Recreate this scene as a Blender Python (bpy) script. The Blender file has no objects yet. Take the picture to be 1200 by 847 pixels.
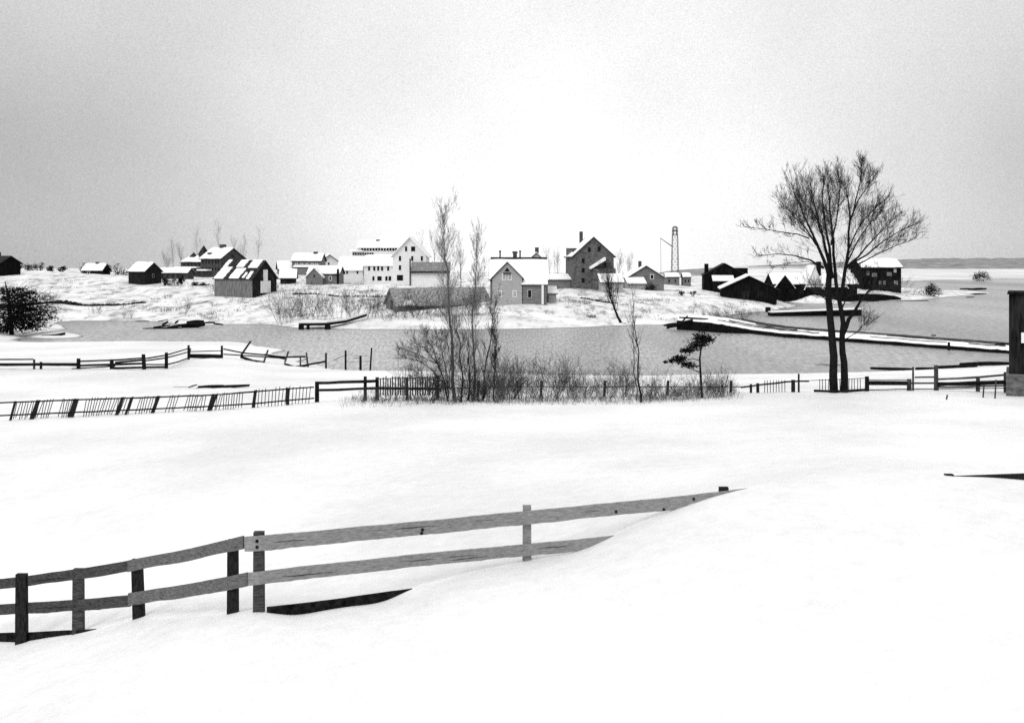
import bpy, math, random
import numpy as np
from mathutils import Vector, Matrix, noise

random.seed(7)
SC = bpy.context.scene
COL = SC.collection

# ------------------------------------------------------------------ camera frame
F, HY, CX, H = 1250.0, 303.0, 600.0, 11.0      # focal length in photo pixels, horizon row, centre column, eye height over the water


def P(px, py, d):
    """a point seen at photo pixel px,py standing d metres away"""
    return Vector(((px - CX) / F * d, d, H - (py - HY) / F * d))


def shore_d(py):
    return H * F / (py - HY)


# ------------------------------------------------------------------ materials (all grey: the photograph is black and white)
def mat(name, base, var=0.0, scale=6.0, rough=0.85, bump=0.0, stretch=(1, 1, 1), spec=0.06, detail=6.0, bdist=0.05, lo=0.35, hi=0.65):
    m = bpy.data.materials.new(name)
    m.use_nodes = True
    nt = m.node_tree
    b = nt.nodes['Principled BSDF']
    b.inputs['Roughness'].default_value = rough
    b.inputs['Specular IOR Level'].default_value = spec
    b.inputs['Base Color'].default_value = (base, base, base, 1)
    if var or bump:
        tc = nt.nodes.new('ShaderNodeTexCoord')
        mp = nt.nodes.new('ShaderNodeMapping')
        mp.inputs['Scale'].default_value = stretch
        nz = nt.nodes.new('ShaderNodeTexNoise')
        nz.inputs['Scale'].default_value = scale
        nz.inputs['Detail'].default_value = detail
        nz.inputs['Roughness'].default_value = 0.65
        nt.links.new(tc.outputs['Object'], mp.inputs['Vector'])
        nt.links.new(mp.outputs['Vector'], nz.inputs['Vector'])
        if var:
            r = nt.nodes.new('ShaderNodeValToRGB')
            lo_c, hi_c = max(0.0, base - var), base + var
            r.color_ramp.elements[0].position = lo
            r.color_ramp.elements[0].color = (lo_c, lo_c, lo_c, 1)
            r.color_ramp.elements[1].position = hi
            r.color_ramp.elements[1].color = (hi_c, hi_c, hi_c, 1)
            nt.links.new(nz.outputs['Fac'], r.inputs['Fac'])
            nt.links.new(r.outputs['Color'], b.inputs['Base Color'])
        if bump:
            bp = nt.nodes.new('ShaderNodeBump')
            bp.inputs['Strength'].default_value = bump
            bp.inputs['Distance'].default_value = bdist
            nt.links.new(nz.outputs['Fac'], bp.inputs['Height'])
            nt.links.new(bp.outputs['Normal'], b.inputs['Normal'])
    return m


M = {
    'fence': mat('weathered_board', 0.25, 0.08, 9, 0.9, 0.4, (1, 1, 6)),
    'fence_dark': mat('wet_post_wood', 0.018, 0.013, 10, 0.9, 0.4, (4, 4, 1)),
    'rail_dark': mat('near_black_board', 0.010, 0.009, 9, 0.9, 0.3),  # near-black tone for the lowest front rails and other dark rails
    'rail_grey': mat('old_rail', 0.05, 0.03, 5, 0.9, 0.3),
    'picket': mat('paling_wood', 0.09, 0.05, 5, 0.9, 0.3, (3, 3, 1)),
    'bark': mat('dark_bark', 0.011, 0.009, 7, 0.95, 0.7, (4, 4, 1), bdist=0.03),
    'bark_grey': mat('grey_bark', 0.075, 0.045, 7, 0.95, 0.6, (4, 4, 1), bdist=0.03),
    'twig': mat('twig_bark', 0.03, 0.015, 8, 0.95),
    'twig_grey': mat('dry_twig', 0.07, 0.035, 8, 0.95),
    'needle': mat('evergreen_needles', 0.007, 0.006, 3, 0.9),
    'roof_snow': mat('roof_snow', 0.86, 0.04, 1.2, 0.8, 0.5, detail=4),
    'stone': mat('grey_stone', 0.11, 0.06, 1.6, 0.95, 0.5, (1, 1, 2)),
    'barn': mat('barn_boards', 0.15, 0.06, 1.6, 0.95, 0.3, (3, 3, .5)),
    'barn_dark': mat('dark_barn_boards', 0.015, 0.012, 1.6, 0.95, 0.3, (3, 3, .5)),
    'black': mat('tarred_boards', 0.006, 0.005, 1.2, 0.95, 0.3, (2, 2, .5)),
    'white': mat('white_clapboard', 0.74, 0.06, 1.5, 0.8, 0.2, (.5, .5, 6)),
    'pale': mat('pale_clapboard', 0.36, 0.08, 1.5, 0.85, 0.2, (.5, .5, 6)),
    'mid': mat('grey_clapboard', 0.17, 0.06, 1.5, 0.85, 0.2, (.5, .5, 6)),
    'shingle': mat('grey_shingles', 0.20, 0.10, 2.5, 0.95, 0.4),
    'shingle_dark': mat('dark_shingles', 0.03, 0.02, 2.5, 0.95, 0.4),
    'mansion': mat('dark_shingled_wall', 0.06, 0.035, 2, 0.95, 0.3),
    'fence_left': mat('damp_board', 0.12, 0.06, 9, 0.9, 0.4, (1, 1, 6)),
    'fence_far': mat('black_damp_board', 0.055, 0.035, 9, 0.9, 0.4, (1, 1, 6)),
    'twig_pale': mat('pale_twig', 0.16, 0.06, 8, 0.95),
    'shingle_snowy': mat('thinly_snowed_shingles', 0.24, 0.19, 3.0, 0.95, 0.4, detail=9),
    'glass': mat('dark_window_glass', 0.006, 0, rough=0.3, spec=0.12),
    'brick': mat('chimney_brick', 0.06, 0.03, 3, 0.95),
    'iron': mat('iron_lattice', 0.11, 0.05, 3, 0.7),
    'weed': mat('dry_weeds', 0.09, 0.05, 2, 0.95),
    'fieldstone': mat('field_stone', 0.018, 0.016, 1.2, 0.95, 0.6),
    'log': mat('wet_logs', 0.006, 0.005, 3, 0.85, 0.4),
}


# ------------------------------------------------------------------ mesh builder
class MB:
    def __init__(self):
        self.v, self.f = [], []

    def add(self, vs, fs):
        o = len(self.v)
        self.v += [tuple(x) for x in vs]
        self.f += [tuple(i + o for i in f) for f in fs]

    def hexa(self, b, t):
        """bottom quad b, top quad t (same winding)"""
        self.add(list(b) + list(t), [(3, 2, 1, 0), (4, 5, 6, 7), (0, 1, 5, 4), (1, 2, 6, 5), (2, 3, 7, 6), (3, 0, 4, 7)])

    def box(self, x0, x1, y0, y1, z0, z1):
        self.hexa([(x0, y0, z0), (x1, y0, z0), (x1, y1, z0), (x0, y1, z0)], [(x0, y0, z1), (x1, y0, z1), (x1, y1, z1), (x0, y1, z1)])

    def beam(self, a, b, h, t, h2=None):
        """board from a to b (its top edge), h tall, t thick"""
        a, b = Vector(a), Vector(b)
        h2 = h if h2 is None else h2
        d = (b - a); d.z = 0
        if d.length < 1e-6:
            d = Vector((1, 0, 0))
        d.normalize()
        s = Vector((-d.y, d.x, 0)) * (t / 2)
        up = Vector((0, 0, 1))
        self.hexa([a - s - up * h, b - s - up * h2, b + s - up * h2, a + s - up * h], [a - s, b - s, b + s, a + s])

    def tube(self, pts, rads, n=6, cap=True):
        pts = [Vector(p) for p in pts]
        k = len(pts)
        rings = []
        prev = None
        for i in range(k):
            t = (pts[min(i + 1, k - 1)] - pts[max(i - 1, 0)])
            if t.length < 1e-9:
                t = Vector((0, 0, 1))
            t.normalize()
            if prev is None:
                ref = Vector((1, 0, 0)) if abs(t.x) < 0.8 else Vector((0, 1, 0))
                u = t.cross(ref).normalized()
            else:
                u = (prev - t * prev.dot(t))
                if u.length < 1e-6:
                    u = t.orthogonal()
                u.normalize()
            prev = u
            w = t.cross(u)
            rings.append([pts[i] + (u * math.cos(2 * math.pi * j / n) + w * math.sin(2 * math.pi * j / n)) * rads[i] for j in range(n)])
        vs = [p for r in rings for p in r]
        fs = []
        for i in range(k - 1):
            for j in range(n):
                a, b = i * n + j, i * n + (j + 1) % n
                fs.append((a, b, b + n, a + n))
        if cap:
            fs.append(tuple(reversed(range(n))))
            fs.append(tuple(range((k - 1) * n, k * n)))
        self.add(vs, fs)

    def post(self, base, top, w, t=None, sink=0.3):
        """squared post between two points, sunk a little into the ground"""
        t = w if t is None else t
        b, p = Vector(base), Vector(top)
        b = b - (p - b).normalized() * sink
        def q(c, s):
            return [c + Vector((sx * w / 2 * s, sy * t / 2 * s, 0)) for sx, sy in ((-1, -1), (1, -1), (1, 1), (-1, 1))]
        self.hexa(q(b, 1.06), q(p, 0.96))

    def chevron(self, half, rise_e, rise_r, thick, length, axis, skew=0.0):
        """two-slope slab: eaves at +-half (height rise_e), ridge at rise_r, along the axis 'x' or 'y'"""
        L = length / 2
        prof = [(-half, rise_e + thick), (0, rise_r + thick), (half, rise_e + thick), (half, rise_e), (0, rise_r), (-half, rise_e)]
        vs = []
        for s in (-L, L):
            for (o, z) in prof:
                vs.append((s, o, z) if axis == 'x' else (o, s, z))
        q = [(0, 1, 4, 5), (1, 2, 3, 4), (11, 10, 7, 6), (10, 9, 8, 7)]
        for i in range(6):
            j = (i + 1) % 6
            q.append((j, i, i + 6, j + 6))
        self.add(vs, q)

    def snow_roof(self, half, rise_e, rise_r, thick, length, axis):
        n = max(6, int(length / .7))
        k = random.random() * 100
        sl = (rise_r - rise_e) / half
        vs = []
        for i in range(n + 1):
            t = i / n
            e = min(t, 1 - t) * length
            s_ = (t - .5) * length
            j1, j2 = noise.noise(Vector((i * .45, k, 0))), noise.noise(Vector((i * .45, k, 9)))
            th = thick * (1 + .45 * noise.noise(Vector((i * .3, k, 5)))) * min(1, .45 + e)
            a1, a2 = half * (1 + .035 * j1), half * (1 + .035 * j2)
            z1, z2 = rise_r - sl * a1, rise_r - sl * a2
            prof = [(-a1, z1 + th * (.75 + .4 * j2)), (-half * .5, (rise_r + z1) / 2 + th * 1.15), (0, rise_r + th * .9), (half * .5, (rise_r + z2) / 2 + th * 1.15), (a2, z2 + th * (.75 + .4 * j1)), (a2, z2), (0, rise_r), (-a1, z1)]
            for (o, z) in prof:
                vs.append((s_, o, z) if axis == 'x' else (o, s_, z))
        fs = []
        for i in range(n):
            for q in range(8):
                r = (q + 1) % 8
                fs.append((i * 8 + q, i * 8 + r, i * 8 + 8 + r, i * 8 + 8 + q))
        b = n * 8
        fs += [(0, 1, 6, 7), (1, 2, 6), (2, 3, 6), (3, 4, 5, 6), (b + 7, b + 6, b + 1, b), (b + 6, b + 2, b + 1), (b + 6, b + 3, b + 2), (b + 6, b + 5, b + 4, b + 3)]
        self.add(vs, fs)

    def build(self, name, m, parent=None, smooth=False, label=None):
        me = bpy.data.meshes.new(name)
        me.from_pydata(self.v, [], self.f)
        me.materials.append(m)
        me.validate()
        if smooth:
            me.polygons.foreach_set('use_smooth', [True] * len(me.polygons))
        me.update()
        # consistent outward normals
        import bmesh
        bm = bmesh.new(); bm.from_mesh(me)
        bmesh.ops.recalc_face_normals(bm, faces=bm.faces)
        bm.to_mesh(me); bm.free()
        o = bpy.data.objects.new(name, me)
        COL.objects.link(o)
        if parent is not None:
            o.parent = parent
        if label:
            o['label'] = label
        return o

    def build_fast(self, name, m, parent=None):
        me = bpy.data.meshes.new(name)
        me.from_pydata(self.v, [], self.f)
        me.materials.append(m)
        me.update()
        o = bpy.data.objects.new(name, me)
        COL.objects.link(o)
        if parent is not None:
            o.parent = parent
        return o


def tag(o, label, cat, group=None):
    o['label'] = label
    o['category'] = cat
    if group:
        o['group'] = group
    return o


def thing(name, label, cat, loc=(0, 0, 0), rz=0.0, group=None):
    o = bpy.data.objects.new(name, None)
    o.empty_display_size = 0.3
    COL.objects.link(o)
    o.location = loc
    o.rotation_euler = (0, 0, rz)
    return tag(o, label, cat, group)


def kind(o, k):
    o['kind'] = k
    return o


def copy_tree(src, loc, rz=0.0, scale=1.0, label=None):
    r = src.copy()
    COL.objects.link(r)
    r.location = loc
    r.rotation_euler = (0, 0, rz)
    r.scale = (scale, scale, scale)
    if label:
        r['label'] = label
    for ch in list(src.children):
        c = ch.copy()
        COL.objects.link(c)
        c.parent = r
        for g in list(ch.children):
            d = g.copy()
            COL.objects.link(d)
            d.parent = c
    return r


# ------------------------------------------------------------------ terrain control points
ctl = []          # (px, ln d, z)


def cp(px, py, d):
    ctl.append((px, math.log(d), H - (py - HY) / F * d))


def cz(px, d, z):
    ctl.append((px, math.log(d), z))


# the line of the front fence and its drift
for q in [(-150, 758, 23.5), (0, 750, 22.3), (25, 751, 22), (60, 746, 21.5), (110, 737, 20.8), (160, 726, 20.2), (215, 721, 19.2), (272, 718, 18.2), (303, 716, 18),
          (340, 720, 18.2), (400, 712, 18.5), (450, 703, 18.9), (484, 688, 19.1), (550, 670, 19.5), (617, 655.5, 20), (680, 643, 20.2),
          (719, 626.5, 20.3), (750, 612, 20.35), (787, 598, 20.4), (830, 584, 20.5), (868, 573, 20.6), (910, 567, 20.8), (980, 562, 21.1), (1060, 559, 21.4),
          (1105, 558.2, 21.5), (1150, 560, 21.7), (1200, 563, 22), (1300, 570, 22.5)]:
    cp(*q)
# nearer slope
for px, d, z in [(-200, 12, 4.2), (0, 14, 4.15), (250, 13.5, 4.75), (450, 13, 5.05), (650, 12.8, 5.35), (850, 12.5, 5.75), (1000, 12, 6.0), (1200, 11.5, 6.15),
                 (1400, 11, 6.2), (600, 6, 5.4), (100, 6, 5.0), (1100, 6, 5.9), (600, 2, 5.4), (-600, 2, 5.2), (1800, 2, 5.6), (-600, 12, 4.0), (1800, 12, 6.0),
                 (0, 17.5, 3.95), (250, 16, 4.95), (420, 16, 5.1), (560, 16, 5.35), (700, 16.5, 5.85), (820, 17, 6.3)]:
    cz(px, d, z)
# behind the front fence, the open field
for px, d, z in [(0, 28, 3.1), (150, 27, 3.9), (350, 25, 4.65), (550, 25, 5.05), (720, 25, 5.5), (900, 25, 6.05), (1100, 26, 6.15), (1300, 27, 6.1),
                 (0, 38, 2.9), (200, 38, 3.55), (450, 38, 4.2), (700, 38, 4.65), (950, 38, 4.95), (1200, 38, 5.0), (-400, 40, 2.2), (1600, 40, 5.2), (-400, 25, 2.6), (1600, 24, 6.0)]:
    cz(px, d, z)
for q in [(-200, 500, 57), (0, 493, 57), (100, 488, 57), (200, 483, 57), (300, 478, 57), (370, 472, 57), (450, 470, 57), (530, 470, 56), (620, 472, 56), (750, 471, 56), (822, 466, 57),
          (880, 461, 58), (978, 460.5, 57), (1015, 459, 58), (1100, 458, 58), (1190, 464, 56), (1400, 462, 56),
          (0, 452, 78), (150, 450, 78), (300, 450, 78), (450, 452, 74), (600, 455, 72), (800, 452, 74), (1000, 449, 74), (1150, 446, 76),
          (0, 433, 90), (90, 433, 90), (168, 433, 91), (200, 432, 93), (222, 421, 105), (262, 420, 105), (300, 423, 105), (340, 428.5, 104), (-200, 436, 90),
          (100, 409, 122), (200, 408, 122)]:
    cp(*q)
near_shore = [(70, 401), (110, 400.5), (150, 400), (230, 400.5), (285, 402), (318, 408), (345, 418), (370, 428), (395, 433.5), (450, 434.5), (520, 436), (600, 438), (700, 440), (820, 439),
              (900, 438), (1000, 436.5), (1060, 434.5), (1110, 432), (1180, 428), (1300, 424), (1500, 418)]
for px, py in near_shore:
    d = shore_d(py)
    cz(px, d, 0.0); cz(px, d * 0.975, 0.3); cz(px, d * 1.03, -0.45)
far_shore = [(78, 377), (120, 376.5), (170, 377), (230, 381), (270, 380.5), (320, 381), (345, 384.5), (400, 386), (450, 386.5), (520, 386.5), (600, 386), (680, 384), (740, 381.5), (780, 381),
             (818, 377), (845, 371), (880, 366.5), (922, 361.5), (930, 353.5), (965, 352), (1000, 352), (1060, 352.5), (1110, 348), (1150, 344.5)]
for px, py in far_shore:
    d = shore_d(py)
    cz(px, d, 0.0); cz(px, d * 1.025, 0.4); cz(px, d * 0.97, -0.45)
# water bed
for px, d in [(110, 160), (200, 158), (300, 155), (400, 140), (500, 135), (600, 135), (700, 135), (800, 130), (900, 130), (1000, 130), (1100, 130), (1200, 140), (1500, 140),
              (900, 180), (960, 190), (1050, 190), (1150, 200), (1300, 200), (1600, 220), (1000, 240), (1100, 260), (1200, 280), (1250, 330), (1500, 400),
              (1170, 380), (1300, 480), (1100, 440), (1050, 520), (1000, 600), (900, 640), (1600, 600), (950, 245), (910, 205)]:
    cz(px, d, -1.0)
for px, py, z in [(50, 394, .3), (66, 391, .3), (72, 386, .15), (70, 396, .25), (40, 388, .6), (58, 384, .35)]:
    cz(px, shore_d(py), z)
# left bank under the evergreen, hill of the far bank
for q in [(60, 391, 158), (30, 394, 151), (0, 392, 150), (-150, 390, 150), (40, 372, 178), (0, 366, 180), (-200, 360, 180), (60, 352, 205), (0, 345, 210), (170, 349, 230),
          (100, 360, 205), (200, 362, 208), (240, 350, 218), (270, 347, 222), (310, 346, 222), (330, 342, 225), (90, 349, 225),
          (10, 322, 270), (60, 318, 285), (110, 321, 285), (-200, 316, 285), (170, 332, 258), (210, 326, 280), (260, 325, 288), (130, 323, 275),
          (335, 332, 255), (360, 320, 300), (385, 332, 250), (420, 331, 262), (470, 333, 258), (500, 338, 240), (540, 340, 235), (400, 345, 225), (450, 348, 222), (340, 362, 200), (420, 365, 197), (480, 363, 196), (560, 362, 192),
          (590, 355, 195), (630, 354, 196), (650, 352, 200), (690, 337, 240), (660, 336, 245), (715, 338, 238), (700, 355, 205), (760, 356, 205), (755, 340, 262), (790, 334, 290), (640, 334, 250),
          (780, 350, 225), (830, 355, 222), (830, 341, 265), (870, 349, 243), (905, 350, 246), (880, 358, 225), (950, 346, 268), (1000, 343, 285), (1025, 338.5, 305), (1000, 347, 290), (1060, 344, 305), (1090, 346, 300), (1130, 343, 325), (1060, 338, 350), (1110, 340, 340)]:
    cp(*q)
for px, d, z in [(1040, 390, 0.8), (960, 400, 2.2), (850, 420, 2.8), (700, 420, 4.0), (500, 420, 5.0), (300, 420, 6.2), (50, 420, 7.0), (-300, 420, 7.0), (600, 330, 5.2), (450, 330, 6.0), (250, 340, 7.0), (50, 330, 7.6), (800, 330, 3.6),
                 (900, 560, 1.2), (600, 650, 2.5), (200, 650, 3.0), (-400, 650, 3.0), (1060, 420, -0.5), (1080, 385, -0.4), (1175, 345, -0.5)]:
    cz(px, d, z)

KU, KV = 1 / 100.0, 1 / 0.08
C = np.array(ctl)
CU, CV, CZ = C[:, 0] * KU, C[:, 1] * KV, C[:, 2]


def kern(r):
    return np.sqrt(r * r + 0.02)


_n = len(C)
A = np.zeros((_n + 3, _n + 3))
A[:_n, :_n] = kern(np.hypot(CU[:, None] - CU[None], CV[:, None] - CV[None])) - np.eye(_n) * 1e-3
A[:_n, _n] = 1; A[:_n, _n + 1] = CU; A[:_n, _n + 2] = CV
A[_n:, :_n] = A[:_n, _n:].T
W = np.linalg.solve(A, np.concatenate([CZ, np.zeros(3)]))


def rbf(px, ld):
    u, v = np.asarray(px) * KU, np.asarray(ld) * KV
    out = np.empty(u.shape)
    for i in range(0, len(u), 4000):
        uu, vv = u[i:i + 4000], v[i:i + 4000]
        out[i:i + 4000] = kern(np.hypot(uu[:, None] - CU[None], vv[:, None] - CV[None])) @ W[:_n] + W[_n] + W[_n + 1] * uu + W[_n + 2] * vv
    return out


def ground(x, y):
    d = max(y, 1.0)
    return float(rbf(np.array([CX + x / d * F]), np.array([math.log(d)]))[0])


def G(px, d):
    """ground point under photo column px, d metres out"""
    x = (px - CX) / F * d
    return Vector((x, d, float(rbf(np.array([px]), np.array([math.log(d)]))[0])))


# terrain sheet: fan grid fine where the eye needs it
cols = np.concatenate([np.arange(-1500, -100, 50), np.arange(-100, 1300, 5), np.arange(1300, 2701, 50)]).astype(float)
rows = np.concatenate([np.linspace(math.log(2.0), math.log(12), 14)[:-1], np.linspace(math.log(12), math.log(420), 330)[:-1], np.linspace(math.log(420), math.log(760), 24)])
PXg, LDg = np.meshgrid(cols, rows)
Z = rbf(PXg.ravel(), LDg.ravel())
D = np.exp(LDg.ravel())
X = (PXg.ravel() - CX) / F * D
vs = []
for x, y, z in zip(X, D, Z):
    n1 = noise.fractal(Vector((x * .12, y * .12, 3.1)), 0.9, 2.1, 4)
    n2 = noise.noise(Vector((x * .9, y * .35, 7.7)))
    n3 = noise.fractal(Vector((x * 1.3, y * 1.3, 1.7)), 0.8, 2.1, 3)
    land = min(1.0, max(0.0, z * 1.2))
    amp = 0.055 if y < 60 else (0.05 if y < 150 else 0.22)
    vs.append((x, y, z + land * (amp * n1 + (0.03 if y < 60 else .012) * n2 + (0.006 if y < 60 else 0.05) * n3)))
nc, nr = len(cols), len(rows)
fs = [(r * nc + c, r * nc + c + 1, (r + 1) * nc + c + 1, (r + 1) * nc + c) for r in range(nr - 1) for c in range(nc - 1)]


def snow_ground():
    m = bpy.data.materials.new('snow_ground')
    m.use_nodes = True
    nt = m.node_tree; N = nt.nodes; L = nt.links
    b = N['Principled BSDF']
    b.inputs['Roughness'].default_value = 0.55
    b.inputs['Specular IOR Level'].default_value = 0.35
    geo = N.new('ShaderNodeNewGeometry')
    sep = N.new('ShaderNodeSeparateXYZ'); L.new(geo.outputs['Position'], sep.inputs[0])
    # thin snow over dead grass on the far bank only
    mp = N.new('ShaderNodeMapping'); mp.inputs['Scale'].default_value = (1, .45, 1); L.new(geo.outputs['Position'], mp.inputs['Vector'])
    n1 = N.new('ShaderNodeTexNoise'); n1.inputs['Scale'].default_value = 0.30; n1.inputs['Detail'].default_value = 12; n1.inputs['Roughness'].default_value = 0.8
    L.new(mp.outputs[0], n1.inputs['Vector'])
    patch = N.new('ShaderNodeMapRange'); patch.inputs[1].default_value = 0.49; patch.inputs[2].default_value = 0.63; L.new(n1.outputs['Fac'], patch.inputs[0])
    far = N.new('ShaderNodeMapRange'); far.inputs[1].default_value = 150; far.inputs[2].default_value = 185; L.new(sep.outputs['Y'], far.inputs[0])
    mul = N.new('ShaderNodeMath'); mul.operation = 'MULTIPLY'; L.new(patch.outputs[0], mul.inputs[0]); L.new(far.outputs[0], mul.inputs[1])
    # fine grains
    n2 = N.new('ShaderNodeTexNoise'); n2.inputs['Scale'].default_value = 2.2; n2.inputs['Detail'].default_value = 12; n2.inputs['Roughness'].default_value = 0.92
    L.new(geo.outputs['Position'], n2.inputs['Vector'])
    g = N.new('ShaderNodeMapRange'); g.inputs[1].default_value = 0.3; g.inputs[2].default_value = 0.7; g.inputs[3].default_value = 0.66; g.inputs[4].default_value = 0.98
    L.new(n2.outputs['Fac'], g.inputs[0])
    n3 = N.new('ShaderNodeTexNoise'); n3.inputs['Scale'].default_value = 0.11; n3.inputs['Detail'].default_value = 3
    L.new(geo.outputs['Position'], n3.inputs['Vector'])
    g3 = N.new('ShaderNodeMapRange'); g3.inputs[1].default_value = 0.35; g3.inputs[2].default_value = 0.65; g3.inputs[3].default_value = 0.80; g3.inputs[4].default_value = 1.0
    L.new(n3.outputs['Fac'], g3.inputs[0])
    gm = N.new('ShaderNodeMath'); gm.operation = 'MULTIPLY'; L.new(g.outputs[0], gm.inputs[0]); L.new(g3.outputs[0], gm.inputs[1])
    g = gm
    mix = N.new('ShaderNodeMix'); mix.data_type = 'RGBA'
    L.new(mul.outputs[0], mix.inputs['Factor']); L.new(g.outputs[0], mix.inputs[6])
    mix.inputs[7].default_value = (.10, .10, .10, 1)
    # wet mud just at the water line
    mud = N.new('ShaderNodeMapRange'); mud.inputs[1].default_value = 0.02; mud.inputs[2].default_value = 0.10; L.new(sep.outputs['Z'], mud.inputs[0])
    mix2 = N.new('ShaderNodeMix'); mix2.data_type = 'RGBA'; mix2.inputs[6].default_value = (.12, .12, .12, 1)
    L.new(mud.outputs[0], mix2.inputs['Factor']); L.new(mix.outputs[2], mix2.inputs[7])
    L.new(mix2.outputs[2], b.inputs['Base Color'])
    bp = N.new('ShaderNodeBump'); bp.inputs['Strength'].default_value = 0.35; bp.inputs['Distance'].default_value = 0.04
    L.new(n2.outputs['Fac'], bp.inputs['Height']); L.new(bp.outputs[0], b.inputs['Normal'])
    return m


M['snow'] = snow_ground()
me = bpy.data.meshes.new('ground')
me.from_pydata(vs, [], fs)
me.materials.append(M['snow'])
me.polygons.foreach_set('use_smooth', [True] * len(me.polygons))
me.update()
go = bpy.data.objects.new('ground', me); COL.objects.link(go); kind(go, 'structure')


def water_mat():
    m = bpy.data.materials.new('slushy_water')
    m.use_nodes = True
    nt = m.node_tree; N = nt.nodes; L = nt.links
    b = N['Principled BSDF']
    geo = N.new('ShaderNodeNewGeometry')
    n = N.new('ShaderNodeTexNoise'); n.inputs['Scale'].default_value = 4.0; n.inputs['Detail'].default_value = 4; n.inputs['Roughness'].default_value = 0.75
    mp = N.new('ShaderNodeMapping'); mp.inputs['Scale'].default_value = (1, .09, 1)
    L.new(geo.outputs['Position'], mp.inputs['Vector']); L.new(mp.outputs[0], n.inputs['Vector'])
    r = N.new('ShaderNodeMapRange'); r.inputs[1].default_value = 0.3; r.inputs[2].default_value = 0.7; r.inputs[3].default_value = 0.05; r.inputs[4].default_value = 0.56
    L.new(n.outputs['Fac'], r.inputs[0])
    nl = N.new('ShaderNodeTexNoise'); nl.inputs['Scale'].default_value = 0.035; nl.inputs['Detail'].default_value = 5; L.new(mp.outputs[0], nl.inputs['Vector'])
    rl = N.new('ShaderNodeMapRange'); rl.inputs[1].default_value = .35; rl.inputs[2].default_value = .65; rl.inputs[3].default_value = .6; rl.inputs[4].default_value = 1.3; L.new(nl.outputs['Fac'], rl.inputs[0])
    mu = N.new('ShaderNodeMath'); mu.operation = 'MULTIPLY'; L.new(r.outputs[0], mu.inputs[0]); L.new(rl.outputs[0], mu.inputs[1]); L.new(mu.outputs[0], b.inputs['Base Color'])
    b.inputs['Roughness'].default_value = 0.33
    b.inputs['Specular IOR Level'].default_value = 0.22
    bp = N.new('ShaderNodeBump'); bp.inputs['Strength'].default_value = 0.5; bp.inputs['Distance'].default_value = 0.06
    L.new(n.outputs['Fac'], bp.inputs['Height']); L.new(bp.outputs[0], b.inputs['Normal'])
    return m


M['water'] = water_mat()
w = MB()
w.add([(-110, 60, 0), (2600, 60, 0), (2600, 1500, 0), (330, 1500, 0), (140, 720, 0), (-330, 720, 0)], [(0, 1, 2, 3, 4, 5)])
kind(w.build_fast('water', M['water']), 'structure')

# snow covered lake ice beyond the open water, and the wooded hills behind it
ice = MB()
px_i = list(range(860, 2600, 20))
fr, bk = [], []
for px in px_i:
    py = 329.5 - 1.2 * max(0.0, min(1.0, (px - 1040) / 160)) * 2 + 0.8 * noise.noise(Vector((px * .02, 0, 0)))
    d = shore_d(py)
    p = P(px, py, d); fr.append((p.x, p.y, 0.25))
    bk.append(((px - CX) / F * 1150, 1150, 0.25))
k = len(px_i)
ice.add(fr + bk + [(a, b, -0.2) for a, b, _ in fr], [(i, i + 1, k + i + 1, k + i) for i in range(k - 1)] + [(2 * k + i, 2 * k + i + 1, i + 1, i) for i in range(k - 1)])
kind(ice.build_fast('ice', mat('lake_ice', 0.62, 0.14, 0.02, 0.7, stretch=(1, .3, 1))), 'structure')
hl = MB()
nx, ny = 420, 12
hv = []
for j in range(ny):
    d = 1090 + 75 * j
    prof = math.sin(min(1.0, j / (ny - 2)) * math.pi / 2)
    for i in range(nx):
        px = 770 + i * 6.0
        x = (px - CX) / F * d
        fade = min(1.0, max(0.0, (px - 775) / 330)) ** .6
        ridge = 10.2 + 2.2 * noise.noise(Vector((px * .006, 2.0, 0))) + 2.0 * max(0, (px - 700) / 600) + 1.6 * noise.fractal(Vector((px * .09, j * .9, 5)), .8, 2.1, 3)
        hv.append((x, d, (ridge * fade) * prof - 0.3 - 14 * (1 - fade)))
hl.add(hv, [(j * nx + i, j * nx + i + 1, (j + 1) * nx + i + 1, (j + 1) * nx + i) for j in range(ny - 1) for i in range(nx - 1)])
kind(hl.build_fast('hills', mat('snowy_woods', 0.23, 0.15, 0.22, 0.95, stretch=(1, .15, 1), detail=9)), 'structure')

# ------------------------------------------------------------------ buildings


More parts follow.
